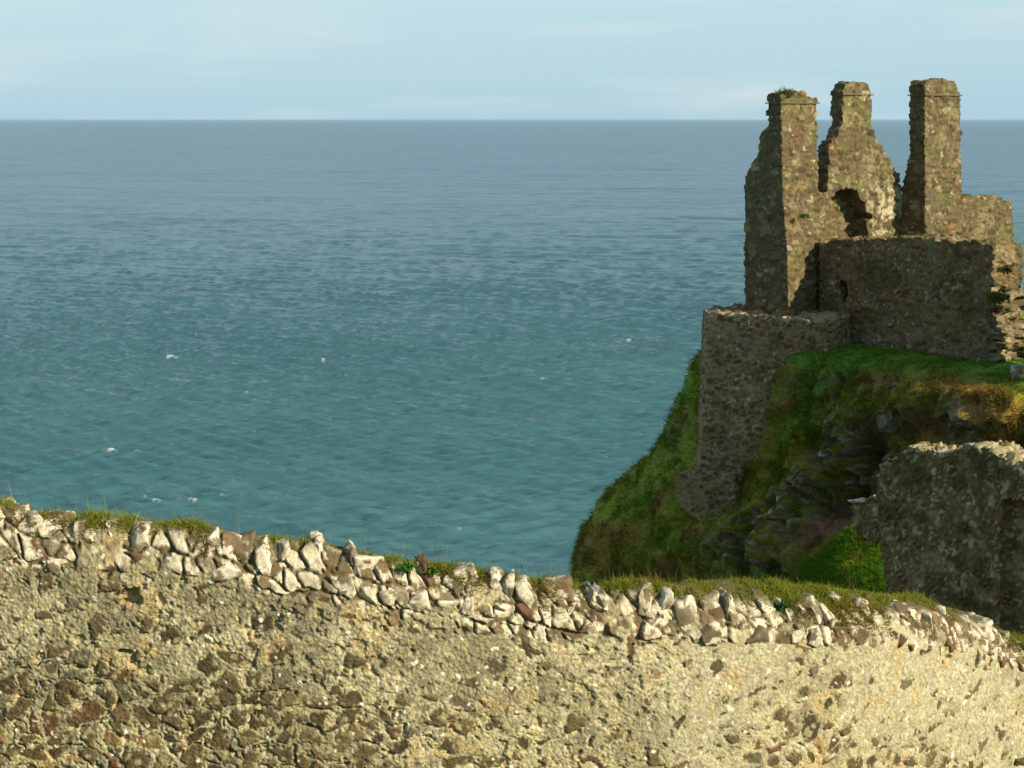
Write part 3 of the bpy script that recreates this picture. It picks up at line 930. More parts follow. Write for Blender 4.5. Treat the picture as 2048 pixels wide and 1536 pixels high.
# ================================================================== SHADED CASTLE WALL, right
def build_castle_wall():
    base = np.array([6.8, 25.0, 29.6])
    t = empty('castle_wall', base, 'dark slaty castle wall with sunlit broken top at the right, in front of the headland', 'stone wall')
    a, b = P(1757, 1100, 26.0), P(1995, 1100, 24.0)
    d = b - a; d[2] = 0; d /= np.linalg.norm(d)
    n0 = np.array([d[1], -d[0], 0]);
    if n0[1] > 0: n0 = -n0
    main = jag([(1751, 1000), (1750, 955), (1757, 930), (1790, 915), (1808, 897), (1820, 891), (1850, 898), (1880, 906), (1900, 903), (1925, 893), (1965, 891), (1985, 905), (2000, 913), (2000, 1330), (1785, 1330), (1778, 1215), (1765, 1150), (1757, 1090)], 11, 3, 31, 0, 12)
    m1 = plane_prism(main, a, n0, -n0 * 0.75)
    m2 = plane_prism(jag([(1998, 912), (2025, 925), (2060, 938), (2240, 985), (2240, 1010), (1998, 1000)], 11, 3, 32, 0, 3), a, n0, -n0 * 0.75)
    m3 = plane_prism([(1990, 960), (2300, 1000), (2300, 1400), (1990, 1400)], a - n0 * 0.2, n0, -n0 * 0.5)
    o2 = a - n0 * 0.18
    m4 = plane_prism(jag([(1700, 1012), (1707, 1001), (1730, 996), (1760, 990), (1765, 1100), (1745, 1090), (1720, 1078), (1700, 1045)], 9, 4, 33), o2, n0, -n0 * 0.5)
    v, f, n = solid([m1, m2, m3, m4], [], 0.021)
    pal = [(4, (0.235, 0.175, 0.088)), (3, (0.150, 0.110, 0.056)), (3, (0.27, 0.21, 0.11)), (1, (0.18, 0.096, 0.045)), (1.2, (0.30, 0.24, 0.135)), (0.5, (0.48, 0.42, 0.29))]
    q, col, st, big = stonework(v, n, (0.075, 0.075, 0.19), pal, (0.15, 0.11, 0.054), 606, tint=(1.08, 1.0, 0.82), gap=0.007, recess=0.034, offset=0.024, bulge=0.004, shear=-0.32, rough=0.014, jit=(1, 1, 1), warp=0.05,
                                lichen=[((0.31, 0.28, 0.17), 3.2, 0.59, 0.70, 0.45, 61), ((0.40, 0.38, 0.28), 9.0, 0.63, 0.69, 0.7, 68), ((0.42, 0.38, 0.28), 10, 0.73, 0.77, 0.8, 63), ((0.065, 0.060, 0.014), 2.2, 0.48, 0.64, 0.7, 66)])
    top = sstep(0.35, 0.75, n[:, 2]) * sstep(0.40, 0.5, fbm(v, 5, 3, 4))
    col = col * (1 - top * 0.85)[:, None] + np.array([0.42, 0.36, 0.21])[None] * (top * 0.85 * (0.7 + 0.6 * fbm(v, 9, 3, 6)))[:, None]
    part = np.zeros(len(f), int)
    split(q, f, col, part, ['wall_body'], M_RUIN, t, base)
    # the loose capping stones along the broken top
    for k, (x, y, w, h) in enumerate([(1818, 893, 34, 20), (1842, 897, 40, 16), (1868, 903, 30, 15), (1890, 905, 36, 15), (1928, 895, 30, 18), (1955, 891, 40, 16), (1982, 903, 34, 18), (2008, 915, 44, 22), (2045, 932, 40, 30), (1775, 922, 30, 18), (2080, 945, 40, 26), (1905, 925, 26, 24), (1985, 930, 30, 22)]):
        depth = 26 - 2.0 * (x - 1757) / 238
        c = on_plane(x, y + 8, a, n0) - n0 * 0.19
        s = depth / F_PX
        me = rock_mesh('capping_stone', (w * s * 0.42, 0.22, h * s * 0.75), 700 + k, rot=math.atan2(d[1], d[0]) + ((k * 37) % 11 - 5) * 0.05, rough=0.22, boxy=0.7)
        paint_stone(me, 700 + k, [(3, (0.20, 0.165, 0.09)), (2, (0.15, 0.12, 0.07))], (0.36, 0.31, 0.18), 0.45, 11)
        link('capping_stone', me, M_WALL, t, c - base)
    c = on_plane(1722, 1000, o2, n0) + n0 * 0.1
    me = rock_mesh('slab', (0.11, 0.14, 0.025), 733, rot=math.atan2(d[1], d[0]))
    paint_stone(me, 733, [(1, (0.34, 0.30, 0.2))], (0.55, 0.5, 0.36), 0.6)
    link('slab', me, M_WALL, t, c - base)


# ================================================================== LOOSE STONES
def rock_mesh(name, half, seed, rot=0.0, tilt=0.0, sub=3, rough=0.16, boxy=0.55, cuts=7):
    bm = bmesh.new()
    bmesh.ops.create_icosphere(bm, subdivisions=sub + 1, radius=1.0)
    v = np.array([x.co[:] for x in bm.verts])
    f = np.array([[y.index for y in x.verts] for x in bm.faces])
    bm.free()
    r = np.random.default_rng(seed)
    # chip towards a block: clamp against random planes
    m = np.abs(v).max(1)
    v = v / m[:, None] * (boxy) + v * (1 - boxy)
    for k in range(cuts):
        d = r.normal(size=3); d /= np.linalg.norm(d)
        lim = r.uniform(0.62, 0.95)
        over = np.maximum(v @ d - lim, 0)
        v = v - d[None] * over[:, None]
    so = r.uniform(0, 50, 3)
    k = (fbm(v + so, 1.3, 3, 5) - 0.5) * rough * 2 + (fbm(v + so, 5, 3, 6) - 0.5) * rough * 0.7
    v = v * (1 + k)[:, None] * np.asarray(half)[None]
    ct, st = math.cos(tilt), math.sin(tilt)
    v = np.stack([v[:, 0] * ct + v[:, 2] * st, v[:, 1], -v[:, 0] * st + v[:, 2] * ct], 1)
    c, s = math.cos(rot), math.sin(rot)
    v = np.stack([v[:, 0] * c - v[:, 1] * s, v[:, 0] * s + v[:, 1] * c, v[:, 2]], 1)
    return mk_mesh(name, v, f, None)


def paint_stone(me, seed, palette, lichen_rgb, amount, scale=9.0):
    n = len(me.vertices)
    v = np.empty(n * 3, np.float32); me.vertices.foreach_get('co', v)
    v = v.reshape(-1, 3).astype(float)
    r = np.random.default_rng(seed)
    so = r.uniform(0, 90, 3)
    base = pick(np.array([r.random()]), palette)[0] * r.uniform(0.75, 1.25)
    f1 = fbm(v + so, scale * 2.5, 3, 3)
    col = base[None] * (0.6 + 0.8 * f1)[:, None]
    th = 0.5 + (0.5 - amount) * 0.42
    m = sstep(th - 0.02, th + 0.03, fbm(v + so, scale, 5, 8, 0.62))
    lc = np.asarray(lichen_rgb)[None] * (0.6 + 0.8 * fbm(v + so, 30, 3, 12))[:, None]
    dkk = sstep(0.60, 0.68, fbm(v + so, 22, 3, 14)) * 0.6
    lc = lc * (1 - dkk)[:, None] + np.array([0.20, 0.17, 0.11])[None] * dkk[:, None]
    col = col * (1 - m)[:, None] + lc * m[:, None]
    add_col(me, 'col', col)


# ================================================================== FOREGROUND BOUNDARY WALL
PLAN = np.array([(-9.0, 11.0), (-7, 11.05), (-5, 11.1), (-3, 11.15), (-1.5, 11.2), (0, 11.4), (1.5, 11.75), (2.9, 12.45), (4.1, 13.45), (5.2, 14.5), (6.5, 15.8), (8.5, 17.8)])
CREST = [(-600, 870), (-250, 960), (0, 1014), (50, 1034), (100, 1034), (150, 1050), (260, 1060), (400, 1062), (470, 1080), (560, 1094), (620, 1092), (700, 1108), (780, 1128), (900, 1142),
         (1000, 1160), (1120, 1176), (1200, 1190), (1300, 1192), (1400, 1204), (1500, 1206), (1600, 1211), (1700, 1213), (1800, 1218), (1900, 1230), (2000, 1254), (2048, 1284), (2200, 1345), (2600, 1480)]


def build_boundary_wall():
    fine_plan = resample(PLAN, [60] * (len(PLAN) - 1))
    seg = np.linalg.norm(np.diff(fine_plan, axis=0), axis=1)
    arc = np.concatenate([[0], np.cumsum(seg)])
    # crest height along the wall: where the sight line of each crest point meets the wall's line
    U, ZC = [], []
    for px, py in CREST:
        d = ray(px, py)
        k = d[0] / d[1]
        g = fine_plan[:, 0] - k * fine_plan[:, 1]
        j = np.argmax(g > 0)
        t = -g[j - 1] / (g[j] - g[j - 1])
        y = fine_plan[j - 1, 1] + t * (fine_plan[j, 1] - fine_plan[j - 1, 1])
        U.append(arc[j - 1] + t * seg[j - 1]); ZC.append(CAM_Z + d[2] / d[1] * y)
    U, ZC = np.array(U), np.array(ZC)
    ul, ur = np.interp(-60, [c[0] for c in CREST], U), np.interp(2110, [c[0] for c in CREST], U)

    def plan_at(u):
        return np.stack([np.interp(u, arc, fine_plan[:, 0]), np.interp(u, arc, fine_plan[:, 1])], -1)

    def nrm_at(u):
        t = plan_at(u + 0.15) - plan_at(u - 0.15)
        t /= np.linalg.norm(t, axis=-1, keepdims=True)
        return np.stack([t[..., 1], -t[..., 0]], -1)
    us = np.concatenate([np.arange(0.3, ul, 0.05), np.arange(ul, ur, 0.0085), np.arange(ur, arc[-1] - 0.3, 0.05)])
    # profile from the back foot over the top and down the face: (set back, below crest)
    prof = [(0.72, 1.4), (0.68, 0.40), (0.58, 0.26), (0.42, 0.13), (0.26, 0.04), (0.15, 0.02), (0.085, 0.05), (0.035, 0.12), (0.0, 0.28), (0.0, 2.05), (0.0, 4.2)]
    nn = [8, 12, 16, 14, 12, 10, 9, 11, 205, 26]
    pr = []
    for i in range(len(prof) - 1):
        for j in range(nn[i]):
            t = j / nn[i]
            pr.append((prof[i][0] * (1 - t) + prof[i + 1][0] * t, prof[i][1] * (1 - t) + prof[i + 1][1] * t))
    pr.append(prof[-1])
    pr = np.array(pr)
    zc = np.interp(us, U, ZC)
    pl = plan_at(us); nm = nrm_at(us)
    B = np.zeros((len(pr), len(us), 3))
    B[:, :, 0] = pl[None, :, 0] - nm[None, :, 0] * pr[:, None, 0]
    B[:, :, 1] = pl[None, :, 1] - nm[None, :, 1] * pr[:, None, 0]
    B[:, :, 2] = zc[None] - pr[:, None, 1]
    flat_top = sstep(1100, 1500, np.interp(us, U, [c[0] for c in CREST]))     # the top is broad and level towards the right
    B[:, :, 2] += flat_top[None] * (np.clip(pr[:, None, 0] - 0.14, 0, 0.45) * 0.62) * (pr[:, None, 1] < 0.5)
    sh = B.shape[:2]
    Nn = grid_normals(B)
    v = B.reshape(-1, 3); n = Nn.reshape(-1, 3)
    if n[(len(pr) - 60) * len(us) + len(us) // 2, 1] > 0: n = -n
    uu = np.broadcast_to(us[None], sh).ravel()
    vv = np.broadcast_to(pr[:, None, 1], sh).ravel()      # below crest
    setb = np.broadcast_to(pr[:, None, 0], sh).ravel()
    zz = v[:, 2]
    S = np.stack([uu, np.zeros_like(uu), zz], 1)          # along-wall coordinates
    px, py = project(v)
    # ---------------- where stones show and where the wall is rendered over
    right = sstep(1240, 1420, px)
    patch = blob(px, py, 1640, 1400, 90, 130) + blob(px, py, 1850, 1560, 260, 80) + blob(px, py, 1560, 1500, 120, 70)
    bare = sstep(1150, 1480, py + (fbm(S, 0.9, 3, 2) - 0.5) * 320) * sstep(900, 300, px) + 0.55 * sstep(1330, 1460, py + (fbm(S, 1.1, 3, 3) - 0.5) * 120) * sstep(1300, 900, px) + 0.27
    bare = bare * (1 - 0.80 * right) + 0.75 * np.clip(patch, 0, 1) * right
    bare = np.clip(bare, 0, 1)
    wv = np.stack([fbm(S, 3.5, 3, 71) - 0.5, 0 * uu, fbm(S, 3.5, 3, 72) - 0.5], 1)
    q = S + wv * 0.22
    r, d, loc = voronoi(q, (0.205, 1, 0.15), 9, (0.98, 0, 0.98), True)
    r2, d2, loc2 = voronoi(S + wv * 0.1, (0.10, 1, 0.08), 19, (1, 0, 1), True)
    edge = fbm(S, 26, 3, 5) - 0.5
    # large stones
    keep = sstep(-0.04, 0.04, (0.16 + 0.86 * bare) - r[0])
    marg = 0.010 + 0.016 * r[3] + 0.05 * (1 - bare) * r[3] + 0.02 * r[1] * (1 - bare)
    stone = keep * sstep(marg, marg + 0.014, d + edge * 0.055 + (fbm(S, 12, 3, 6) - 0.5) * 0.05)
    keep2 = sstep(-0.02, 0.02, (0.05 + 0.26 * bare + 0.05) - r2[0])
    m2 = 0.012 + 0.016 * r2[3]
    stone2 = keep2 * sstep(m2, m2 + 0.008, d2 + edge * 0.02) * (1 - keep)
    # dry joints with deep dark gaps, mostly low on the left
    dry = sstep(0.52, 0.62, fbm(S, 4.3, 3, 91) * 0.85 + 0.15 * bare) * sstep(0.45, 0.75, bare) * sstep(0.35, 0.6, np.abs(loc[:, 2]) / (np.abs(loc[:, 0]) + np.abs(loc[:, 2]) + 1e-6))
    gapm = dry * sstep(0.012, 0.004, np.abs(d + edge * 0.012)) * keep
    r3 = fbm(S, 11, 4, 15, 0.6)
    grit = fbm(S, 52, 3, 16, 0.7)
    cr = fbm(S, 20, 3, 17)
    st = np.clip(stone + stone2, 0, 1)
    disp = (1 - st) * (0.012 * (r3 - 0.5) + 0.024 * (1 - 0.45 * right) * (grit - 0.5)) + st * (0.012 * (grit - 0.5) + 0.010 * (cr - 0.5))
    dd = d + edge * 0.055 + (fbm(S, 12, 3, 6) - 0.5) * 0.05
    ring = keep * np.clip(sstep(marg - 0.012, marg + 0.002, dd) - stone, 0, 1)
    disp -= ring * 0.009
    disp += stone * (0.020 * (r[1] - 0.30) + loc[:, 0] * (r[2] - 0.5) * 0.12 + loc[:, 2] * (r[3] - 0.6) * 0.14) + stone2 * 0.012 * (r2[1] - 0.4)
    disp -= gapm * 0.055
    # pits where render has fallen away
    pit = sstep(0.64, 0.70, fbm(S, 13, 3, 29)) * (1 - st) * (1 - 0.7 * right)
    disp -= pit * 0.022
    # a few missing stones
    for hx, hy, rx, ry in [(262, 1195, 24, 20), (790, 1212, 34, 9), (250, 1303, 18, 6), (1030, 1262, 16, 6)]:
        e = sstep(1.0, 0.75, np.sqrt(((px - hx) / rx) ** 2 + ((py - hy) / ry) ** 2) + (edge * 0.8)) * (setb < 0.01)
        disp -= e * 0.09
    # hole under the projecting ledge, bottom right
    e = ((px > 2030) & (py > 1519) & (py < 1600) & (px < 2130) & (setb < 0.01)).astype(float)
    disp -= e * 0.25
    topm = sstep(0.0, 0.2, setb)
    big = fbm(S, 0.8, 3, 41) - 0.5
    disp += big * 0.06 + topm * 0.10 * (fbm(v, 4, 3, 42) - 0.5)
    disp += rng.normal(size=len(disp)) * 0.0022
    # the coping band: stones bedded tightly, leaning a little
    band = sstep(0.37, 0.33, vv + 0.13 * sstep(1350, 1750, px) + (fbm(S, 4, 3, 181) - 0.5) * 0.34 + (fbm(S, 18, 2, 191) - 0.5) * 0.10) * (setb < 0.30) * (vv < 1)
    band = band * (1 - 0.9 * sstep(0.60, 0.66, fbm(S, 3.1, 3, 197)))
    cw = S.copy(); cw[:, 0] -= 0.38 * vv; cw[:, 2] = -vv
    cw += np.stack([fbm(S, 6, 3, 182) - 0.5, 0 * uu, fbm(S, 6, 3, 183) - 0.5], 1) * 0.05
    r4, d4, loc4 = voronoi(cw, (0.125, 1, 0.165), 29, (1, 0, 0.8), True)
    st4 = sstep(0.006, 0.016, d4 + edge * 0.02)
    disp = disp * (1 - band) + band * (st4 * (0.008 + 0.026 * (r4[1] - 0.4) + loc4[:, 0] * (r4[2] - 0.5) * 0.34 + loc4[:, 2] * (r4[3] - 0.5) * 0.28 + 0.018 * (cr - 0.5) + 0.012 * (grit - 0.5)) - (1 - st4) * 0.020)
    Q = v + n * disp[:, None]
    # ---------------- colours
    tone = fbm(S, 1.6, 4, 61)
    mort_a = np.array([0.380, 0.330, 0.188]); mort_b = np.array([0.320, 0.288, 0.190]); mort_c = np.array([0.420, 0.380, 0.255]); yel = np.array([0.36, 0.32, 0.135])
    mcol = mort_a[None] * (1 - tone)[:, None] + mort_b[None] * tone[:, None]
    mcol = mcol * (0.72 + 0.56 * sstep(0.35, 0.65, fbm(S, 2.7, 3, 161)))[:, None]
    ml = np.clip(right * (1 - 0.8 * np.clip(patch, 0, 1)) * sstep(0.35, 0.55, fbm(S, 1.8, 3, 63) + 0.12), 0, 1)
    mcol = mcol * (1 - ml)[:, None] + mort_c[None] * ml[:, None]
    y = sstep(0.56, 0.66, fbm(S, 30, 3, 64)) * 0.6
    mcol = mcol * (1 - y)[:, None] + yel[None] * y[:, None]
    li2 = sstep(0.55, 0.68, fbm(S, 36, 3, 164)) * 0.55
    mcol = mcol * (1 - li2)[:, None] + np.array([0.245, 0.215, 0.17])[None] * li2[:, None]
    ora = sstep(0.63, 0.72, fbm(S, 4.5, 3, 65)) * 0.5
    mcol = mcol * (1 - ora)[:, None] + np.array([0.43, 0.30, 0.13])[None] * ora[:, None]
    dk = sstep(0.55, 0.68, fbm(S, 17, 4, 66)) * 0.55 * (1 - 0.6 * ml)
    mcol = mcol * (1 - dk)[:, None] + np.array([0.15, 0.125, 0.085])[None] * dk[:, None]
    mcol = mcol * (0.45 + 1.1 * fbm(S, 48, 3, 67, 0.7))[:, None]
    pal = [(5, (0.100, 0.074, 0.036)), (3, (0.130, 0.098, 0.048)), (2.5, (0.080, 0.062, 0.034)), (0.8, (0.118, 0.066, 0.034)), (1.3, (0.130, 0.112, 0.070)), (0.4, (0.27, 0.18, 0.08))]
    sc1 = pick(r[2], pal) * (0.8 + 0.4 * r[1])[:, None]
    sc2 = pick(r2[2], pal) * (0.8 + 0.4 * r2[1])[:, None]
    scol = np.where((stone2 > stone)[:, None], sc2, sc1) * (0.55 + 0.9 * cr)[:, None] * (0.7 + 0.6 * grit)[:, None]
    li = sstep(0.60, 0.68, fbm(S, 19, 4, 68)) * 0.8
    scol = scol * (1 - li)[:, None] + np.array([0.34, 0.31, 0.17])[None] * li[:, None]
    col = mcol * (1 - st)[:, None] + scol * st[:, None]
    wh = sstep(0.815, 0.835, fbm(S, 19, 2, 69))
    col = col * (1 - wh)[:, None] + np.array([0.72, 0.68, 0.56])[None] * wh[:, None]
    col = col * (1 + (0.52 - 0.24 * right) * (rng.random(len(col)) - 0.5))[:, None]
    pal4 = [(3, (0.165, 0.118, 0.066)), (0.8, (0.130, 0.072, 0.043)), (2.5, (0.160, 0.130, 0.078)), (1.6, (0.24, 0.20, 0.125))]
    c4 = pick(r4[2], pal4) * (0.75 + 0.5 * r4[1])[:, None] * (0.6 + 0.8 * cr)[:, None]
    lm = sstep(-0.02, 0.025, fbm(S, 10, 5, 184, 0.6) - (0.592 - 0.21 * r4[0]))
    lc = np.array([0.56, 0.495, 0.365])[None] * (0.55 + 0.9 * fbm(S, 28, 3, 185))[:, None]
    c4 = c4 * (1 - lm)[:, None] + lc * lm[:, None]
    c4 = c4 * (0.82 + 0.36 * rng.random(len(c4)))[:, None]
    c4 = c4 * st4[:, None] + np.array([0.13, 0.10, 0.05])[None] * (1 - st4)[:, None]
    col = col * (1 - band)[:, None] + c4 * band[:, None]
    # earth and moss on the top
    em = topm * sstep(0.3, 0.55, fbm(v, 3, 3, 70) + 0.15)
    col = col * (1 - em)[:, None] + np.array([0.10, 0.085, 0.03])[None] * em[:, None]
    nr, nc = sh
    i = np.arange(nr - 1)[:, None] * nc + np.arange(nc - 1)[None]
    f = np.stack([i, i + 1, i + nc + 1, i + nc], -1).reshape(-1, 4)
    base = np.array([0.0, 11.5, 31.6])
    wall = empty('boundary_wall', base, 'sunlit lichened rubble boundary wall with pale coping stones across the foreground', 'stone wall')
    link('wall_face', mk_mesh('wall_face', Q - base, f, col), M_WALL, wall)

    # ---------------- coping stones: two rough courses of split stones bedded along the top
    rr = random.Random(4)
    pal_c = [(3, (0.150, 0.105, 0.058)), (0.8, (0.130, 0.072, 0.043)), (2.5, (0.150, 0.122, 0.074)), (1.6, (0.22, 0.19, 0.12))]
    made = []
    for row in range(3):
        u = ul - 0.05
        while u < ur:
            pxu = np.interp(u, U, [c[0] for c in CREST])
            rt = min(max((pxu - 1150) / 700, 0), 1)
            if row == 2:
                w, h = rr.uniform(0.05, 0.10), rr.uniform(0.04, 0.075)
            else:
                w = rr.choice([0.08, 0.10, 0.13, 0.16, 0.20]) * (1 - 0.3 * rt)
                h = rr.uniform(0.10, 0.19) if row else rr.uniform(0.12, 0.22)
            skip = rr.random() < (0.40 + 0.15 * rt, 0.62, 0.8)[row]
            if not skip:
                a = plan_at(np.array([u + w / 2]))[0]; nn_ = nrm_at(np.array([u + w / 2]))[0]
                z = np.interp(u + w / 2, U, ZC)
                cz = z - (h * 0.5 - 0.005 + rr.uniform(-0.02, 0.02), 0.19 + h * 0.36 + rr.uniform(-0.04, 0.05), rr.uniform(0.10, 0.36))[row]
                proud = (0.024, 0.026, 0.022)[row] + rr.uniform(-0.012, 0.014) + (0.02 if row == 0 else 0)
                back = float(np.interp(z - cz, [0.02, 0.05, 0.12, 0.28], [0.12, 0.085, 0.035, 0.0]))
                dep = 0.14
                tl = rr.uniform(-0.05, 0.30) + 0.25 * rt
                me = rock_mesh('coping_stone', (w * 0.56, dep, h * 0.56), 1000 + len(made), rot=math.atan2(nn_[0], -nn_[1]) + rr.uniform(-0.18, 0.18), tilt=-tl, sub=3, rough=0.09, boxy=0.95)
                paint_stone(me, 2000 + len(made), pal_c, (0.60, 0.535, 0.41), rr.choice([0.1, 0.35, 0.5, 0.58, 0.66, 0.8]), 12.0)
                off = back + dep - proud
                made.append((w * h, me, np.array([a[0] - nn_[0] * off, a[1] - nn_[1] * off, cz]) - base))
            u += w * (rr.uniform(0.86, 1.0) if row < 2 else rr.uniform(1.5, 3.5))
    made.sort(key=lambda m: -m[0])
    for _a, me, loc in made[:100]:
        link('coping_stone', me, M_WALL, wall, loc)
    vs, fs, cs, n0 = [], [], [], 0
    for _a, me, loc in made[100:]:
        n = len(me.vertices)
        co = np.empty(n * 3, np.float32); me.vertices.foreach_get('co', co)
        fi = np.empty(len(me.polygons) * 3, np.int32); me.polygons.foreach_get('vertices', fi)
        cc = np.empty(n * 4, np.float32); me.attributes['col'].data.foreach_get('color', cc)
        vs.append(co.reshape(-1, 3) + loc); fs.append(fi.reshape(-1, 3) + n0); cs.append(cc.reshape(-1, 4)[:, :3]); n0 += n
        bpy.data.meshes.remove(me)
    if vs: tag(link('small_coping_stones', mk_mesh('small_coping_stones', np.concatenate(vs), np.concatenate(fs), np.concatenate(cs)), M_WALL, wall), kind='stuff')
    # small rubble stones on the crest
    for j in range(6):
        u = rr.uniform(ul, ur)
        a = plan_at(np.array([u]))[0]; nn_ = nrm_at(np.array([u]))[0]
        z = np.interp(u, U, ZC)
        s = rr.uniform(0.03, 0.075)
        me = rock_mesh('crest_stone', (s * 1.2, s, s * 0.8), 3000 + j, rot=rr.uniform(0, 3), sub=2)
        paint_stone(me, 3100 + j, pal_c, (0.60, 0.54, 0.42), 0.65, 14)
        sb = rr.uniform(0.1, 0.35)
        link('crest_stone', me, M_WALL, wall, np.array([a[0] - nn_[0] * sb, a[1] - nn_[1] * sb, z + 0.01]) - base)
    # projecting stone ledge, bottom right
    u0 = np.interp(2045, [c[0] for c in CREST], U)
    dvec = ray(2066, 1508)
    kk = dvec[0] / dvec[1]
    g = fine_plan[:, 0] - kk * fine_plan[:, 1]
    j = np.argmax(g > 0)
    a = fine_plan[j]; nn_ = nrm_at(np.array([arc[j]]))[0]
    z = CAM_Z + dvec[2] / dvec[1] * a[1]
    me = rock_mesh('stone_ledge', (0.20, 0.20, 0.03), 4001, rot=math.atan2(nn_[0], -nn_[1]), sub=3, rough=0.02, boxy=0.99, cuts=0)
    paint_stone(me, 4002, [(1, (0.5, 0.45, 0.3))], (0.6, 0.54, 0.38), 0.6, 14)
    link('stone_ledge', me, M_WALL, wall, np.array([a[0] + nn_[0] * 0.02, a[1] + nn_[1] * 0.02, z]) - base)

    # ---------------- grass along the top
    pxs = np.array([c[0] for c in CREST], float)
    cnt = 95000
    gu = rng.uniform(ul - 0.5, ur + 0.5, cnt)
    gp = np.interp(gu, U, pxs)
    sb = rng.uniform(0.01, 0.55, cnt)
    nz = fbm(np.stack([gu, sb * 0.8, 0 * gu], 1), 2.6, 3, 314)
    dens = np.interp(gp, [0, 40, 60, 110, 140, 180, 330, 420, 470, 540, 640, 700, 800, 900, 960, 1130, 1280, 1400, 1600, 1800, 2048], [0.8, 1.0, 1.0, 0.7, 0.4, 0.8, 0.9, 0.6, 0.3, 0.7, 0.95, 0.7, 0.55, 0.5, 0.6, 0.5, 0.75, 0.7, 0.9, 1.0, 1.0])
    clump = sstep(0.55, 0.66, fbm(np.stack([gu, 0 * gu, 0 * gu], 1), 1.9, 2, 555)) * sstep(150, 0, np.abs(gp - 80)) + sstep(0.54, 0.62, fbm(np.stack([gu, 0 * gu, 0 * gu], 1), 2.4, 2, 556))
    front = sstep(0.13, 0.32, sb + 0.28 * np.clip(clump, 0, 1) + (nz - 0.5) * 0.5 + 0.14 * sstep(1300, 1700, gp))
    sb = np.where(gp < 1100, sb * 0.62, sb)
    ok = rng.random(cnt) < dens * front * sstep(0.32, 0.5, nz + 0.14 * sstep(1250, 1600, gp))
    gu, gp, sb, nz = gu[ok], gp[ok], sb[ok], nz[ok]
    cnt = len(gu)
    a = plan_at(gu); nn2 = nrm_at(gu)
    zt = np.interp(gu, U, ZC) - np.interp(sb, [0, 0.035, 0.085, 0.15, 0.26, 0.42, 0.58, 0.68], [0.28, 0.12, 0.05, 0.02, 0.04, 0.13, 0.26, 0.4]) + sstep(1100, 1500, gp) * np.clip(sb - 0.14, 0, 0.45) * 0.62 - 0.012
    root = np.stack([a[:, 0] - nn2[:, 0] * sb, a[:, 1] - nn2[:, 1] * sb, zt], 1)
    dr = rng.normal(size=(cnt, 3)) * 0.38 + np.array([-0.12, -0.1, 1.0])[None]
    fr = sstep(0.2, 0.05, sb)
    dr[:, :2] += nn2 * fr[:, None] * 0.9
    ln = (0.030 + 0.060 * rng.random(cnt)) * (0.6 + 1.1 * sstep(0.4, 0.75, nz)) * (1 + 0.25 * sstep(1200, 900, gp))
    pal_g = np.array([(0.20, 0.25, 0.020), (0.15, 0.23, 0.018), (0.25, 0.235, 0.03), (0.24, 0.165, 0.05), (0.18, 0.235, 0.03)])
    gi = rng.integers(0, 5, cnt)
    lowd = (fr > 0.4) & (rng.random(cnt) < 0.55)
    gi[lowd] = 3
    cc = pal_g[gi] * (0.7 + 0.6 * rng.random(cnt))[:, None]
    m1 = blades('wall_top_grass', root, dr, ln, np.full(cnt, 0.0055), cc, 0.35)
    g = link('wall_top_grass', m1, M_GRASS)
    tag(g, 'short yellow green grass growing along the top of the foreground wall', 'grass', kind='stuff')
    # seed stalks
    cs = 420
    su = rng.uniform(ul, ur, cs)
    sp_ = np.interp(su, U, pxs)
    sel = rng.random(cs) < np.interp(sp_, [0, 700, 1000, 1300, 1700, 2048], [0.25, 0.35, 0.6, 1, 0.8, 0.4])
    su = su[sel]; cs = len(su)
    sbk = rng.uniform(0.15, 0.55, cs)
    a = plan_at(su); n3 = nrm_at(su)
    root = np.stack([a[:, 0] - n3[:, 0] * sbk, a[:, 1] - n3[:, 1] * sbk, np.interp(su, U, ZC) - 0.03], 1)
    dr = rng.normal(size=(cs, 3)) * 0.16 + np.array([-0.1, 0, 1.0])[None]
    m2 = blades('seed_stalks', root, dr, rng.uniform(0.10, 0.22, cs), np.full(cs, 0.0035), np.tile([0.26, 0.20, 0.09], (cs, 1)) * rng.uniform(0.7, 1.2, (cs, 1)), 0.15)
    s_ = link('seed_stalks', m2, M_GRASS, g)
    # leafy weeds
    for j, (wx, nleaf, sz, lab) in enumerate([(815, 60, 0.05, 'bright green leafy weed on the wall top, left of the wall middle'), (868, 46, 0.042, 'smaller leafy weed right of the bright weed on the wall top'), (1572, 70, 0.05, 'blue green leafy weed between lichened coping stones below the green bank')]):
        u = np.interp(wx, pxs, U)
        a = plan_at(np.array([u]))[0]; nn_ = nrm_at(np.array([u]))[0]
        z = np.interp(u, U, ZC) - 0.05
        root = np.tile([0, 0, 0.], (nleaf, 1)) + rng.normal(size=(nleaf, 3)) * [0.022, 0.02, 0.008]
        dr = rng.normal(size=(nleaf, 3)) * 0.7 + [nn_[0] * 0.5, nn_[1] * 0.5, 0.9]
        me = blades('leafy_weed', root, dr, rng.uniform(0.6, 1.3, nleaf) * sz, np.full(nleaf, 0.022), np.tile([[0.05, 0.15, 0.012], [0.09, 0.19, 0.015], [0.05, 0.13, 0.04]][j], (nleaf, 1)) * rng.uniform(0.7, 1.3, (nleaf, 1)), 0.5)
        o = link('leafy_weed', me, M_GRASS, None, (a[0] - nn_[0] * 0.06, a[1] - nn_[1] * 0.06, z + 0.02))
        tag(o, lab, 'weed', 'leafy weeds on the wall top')


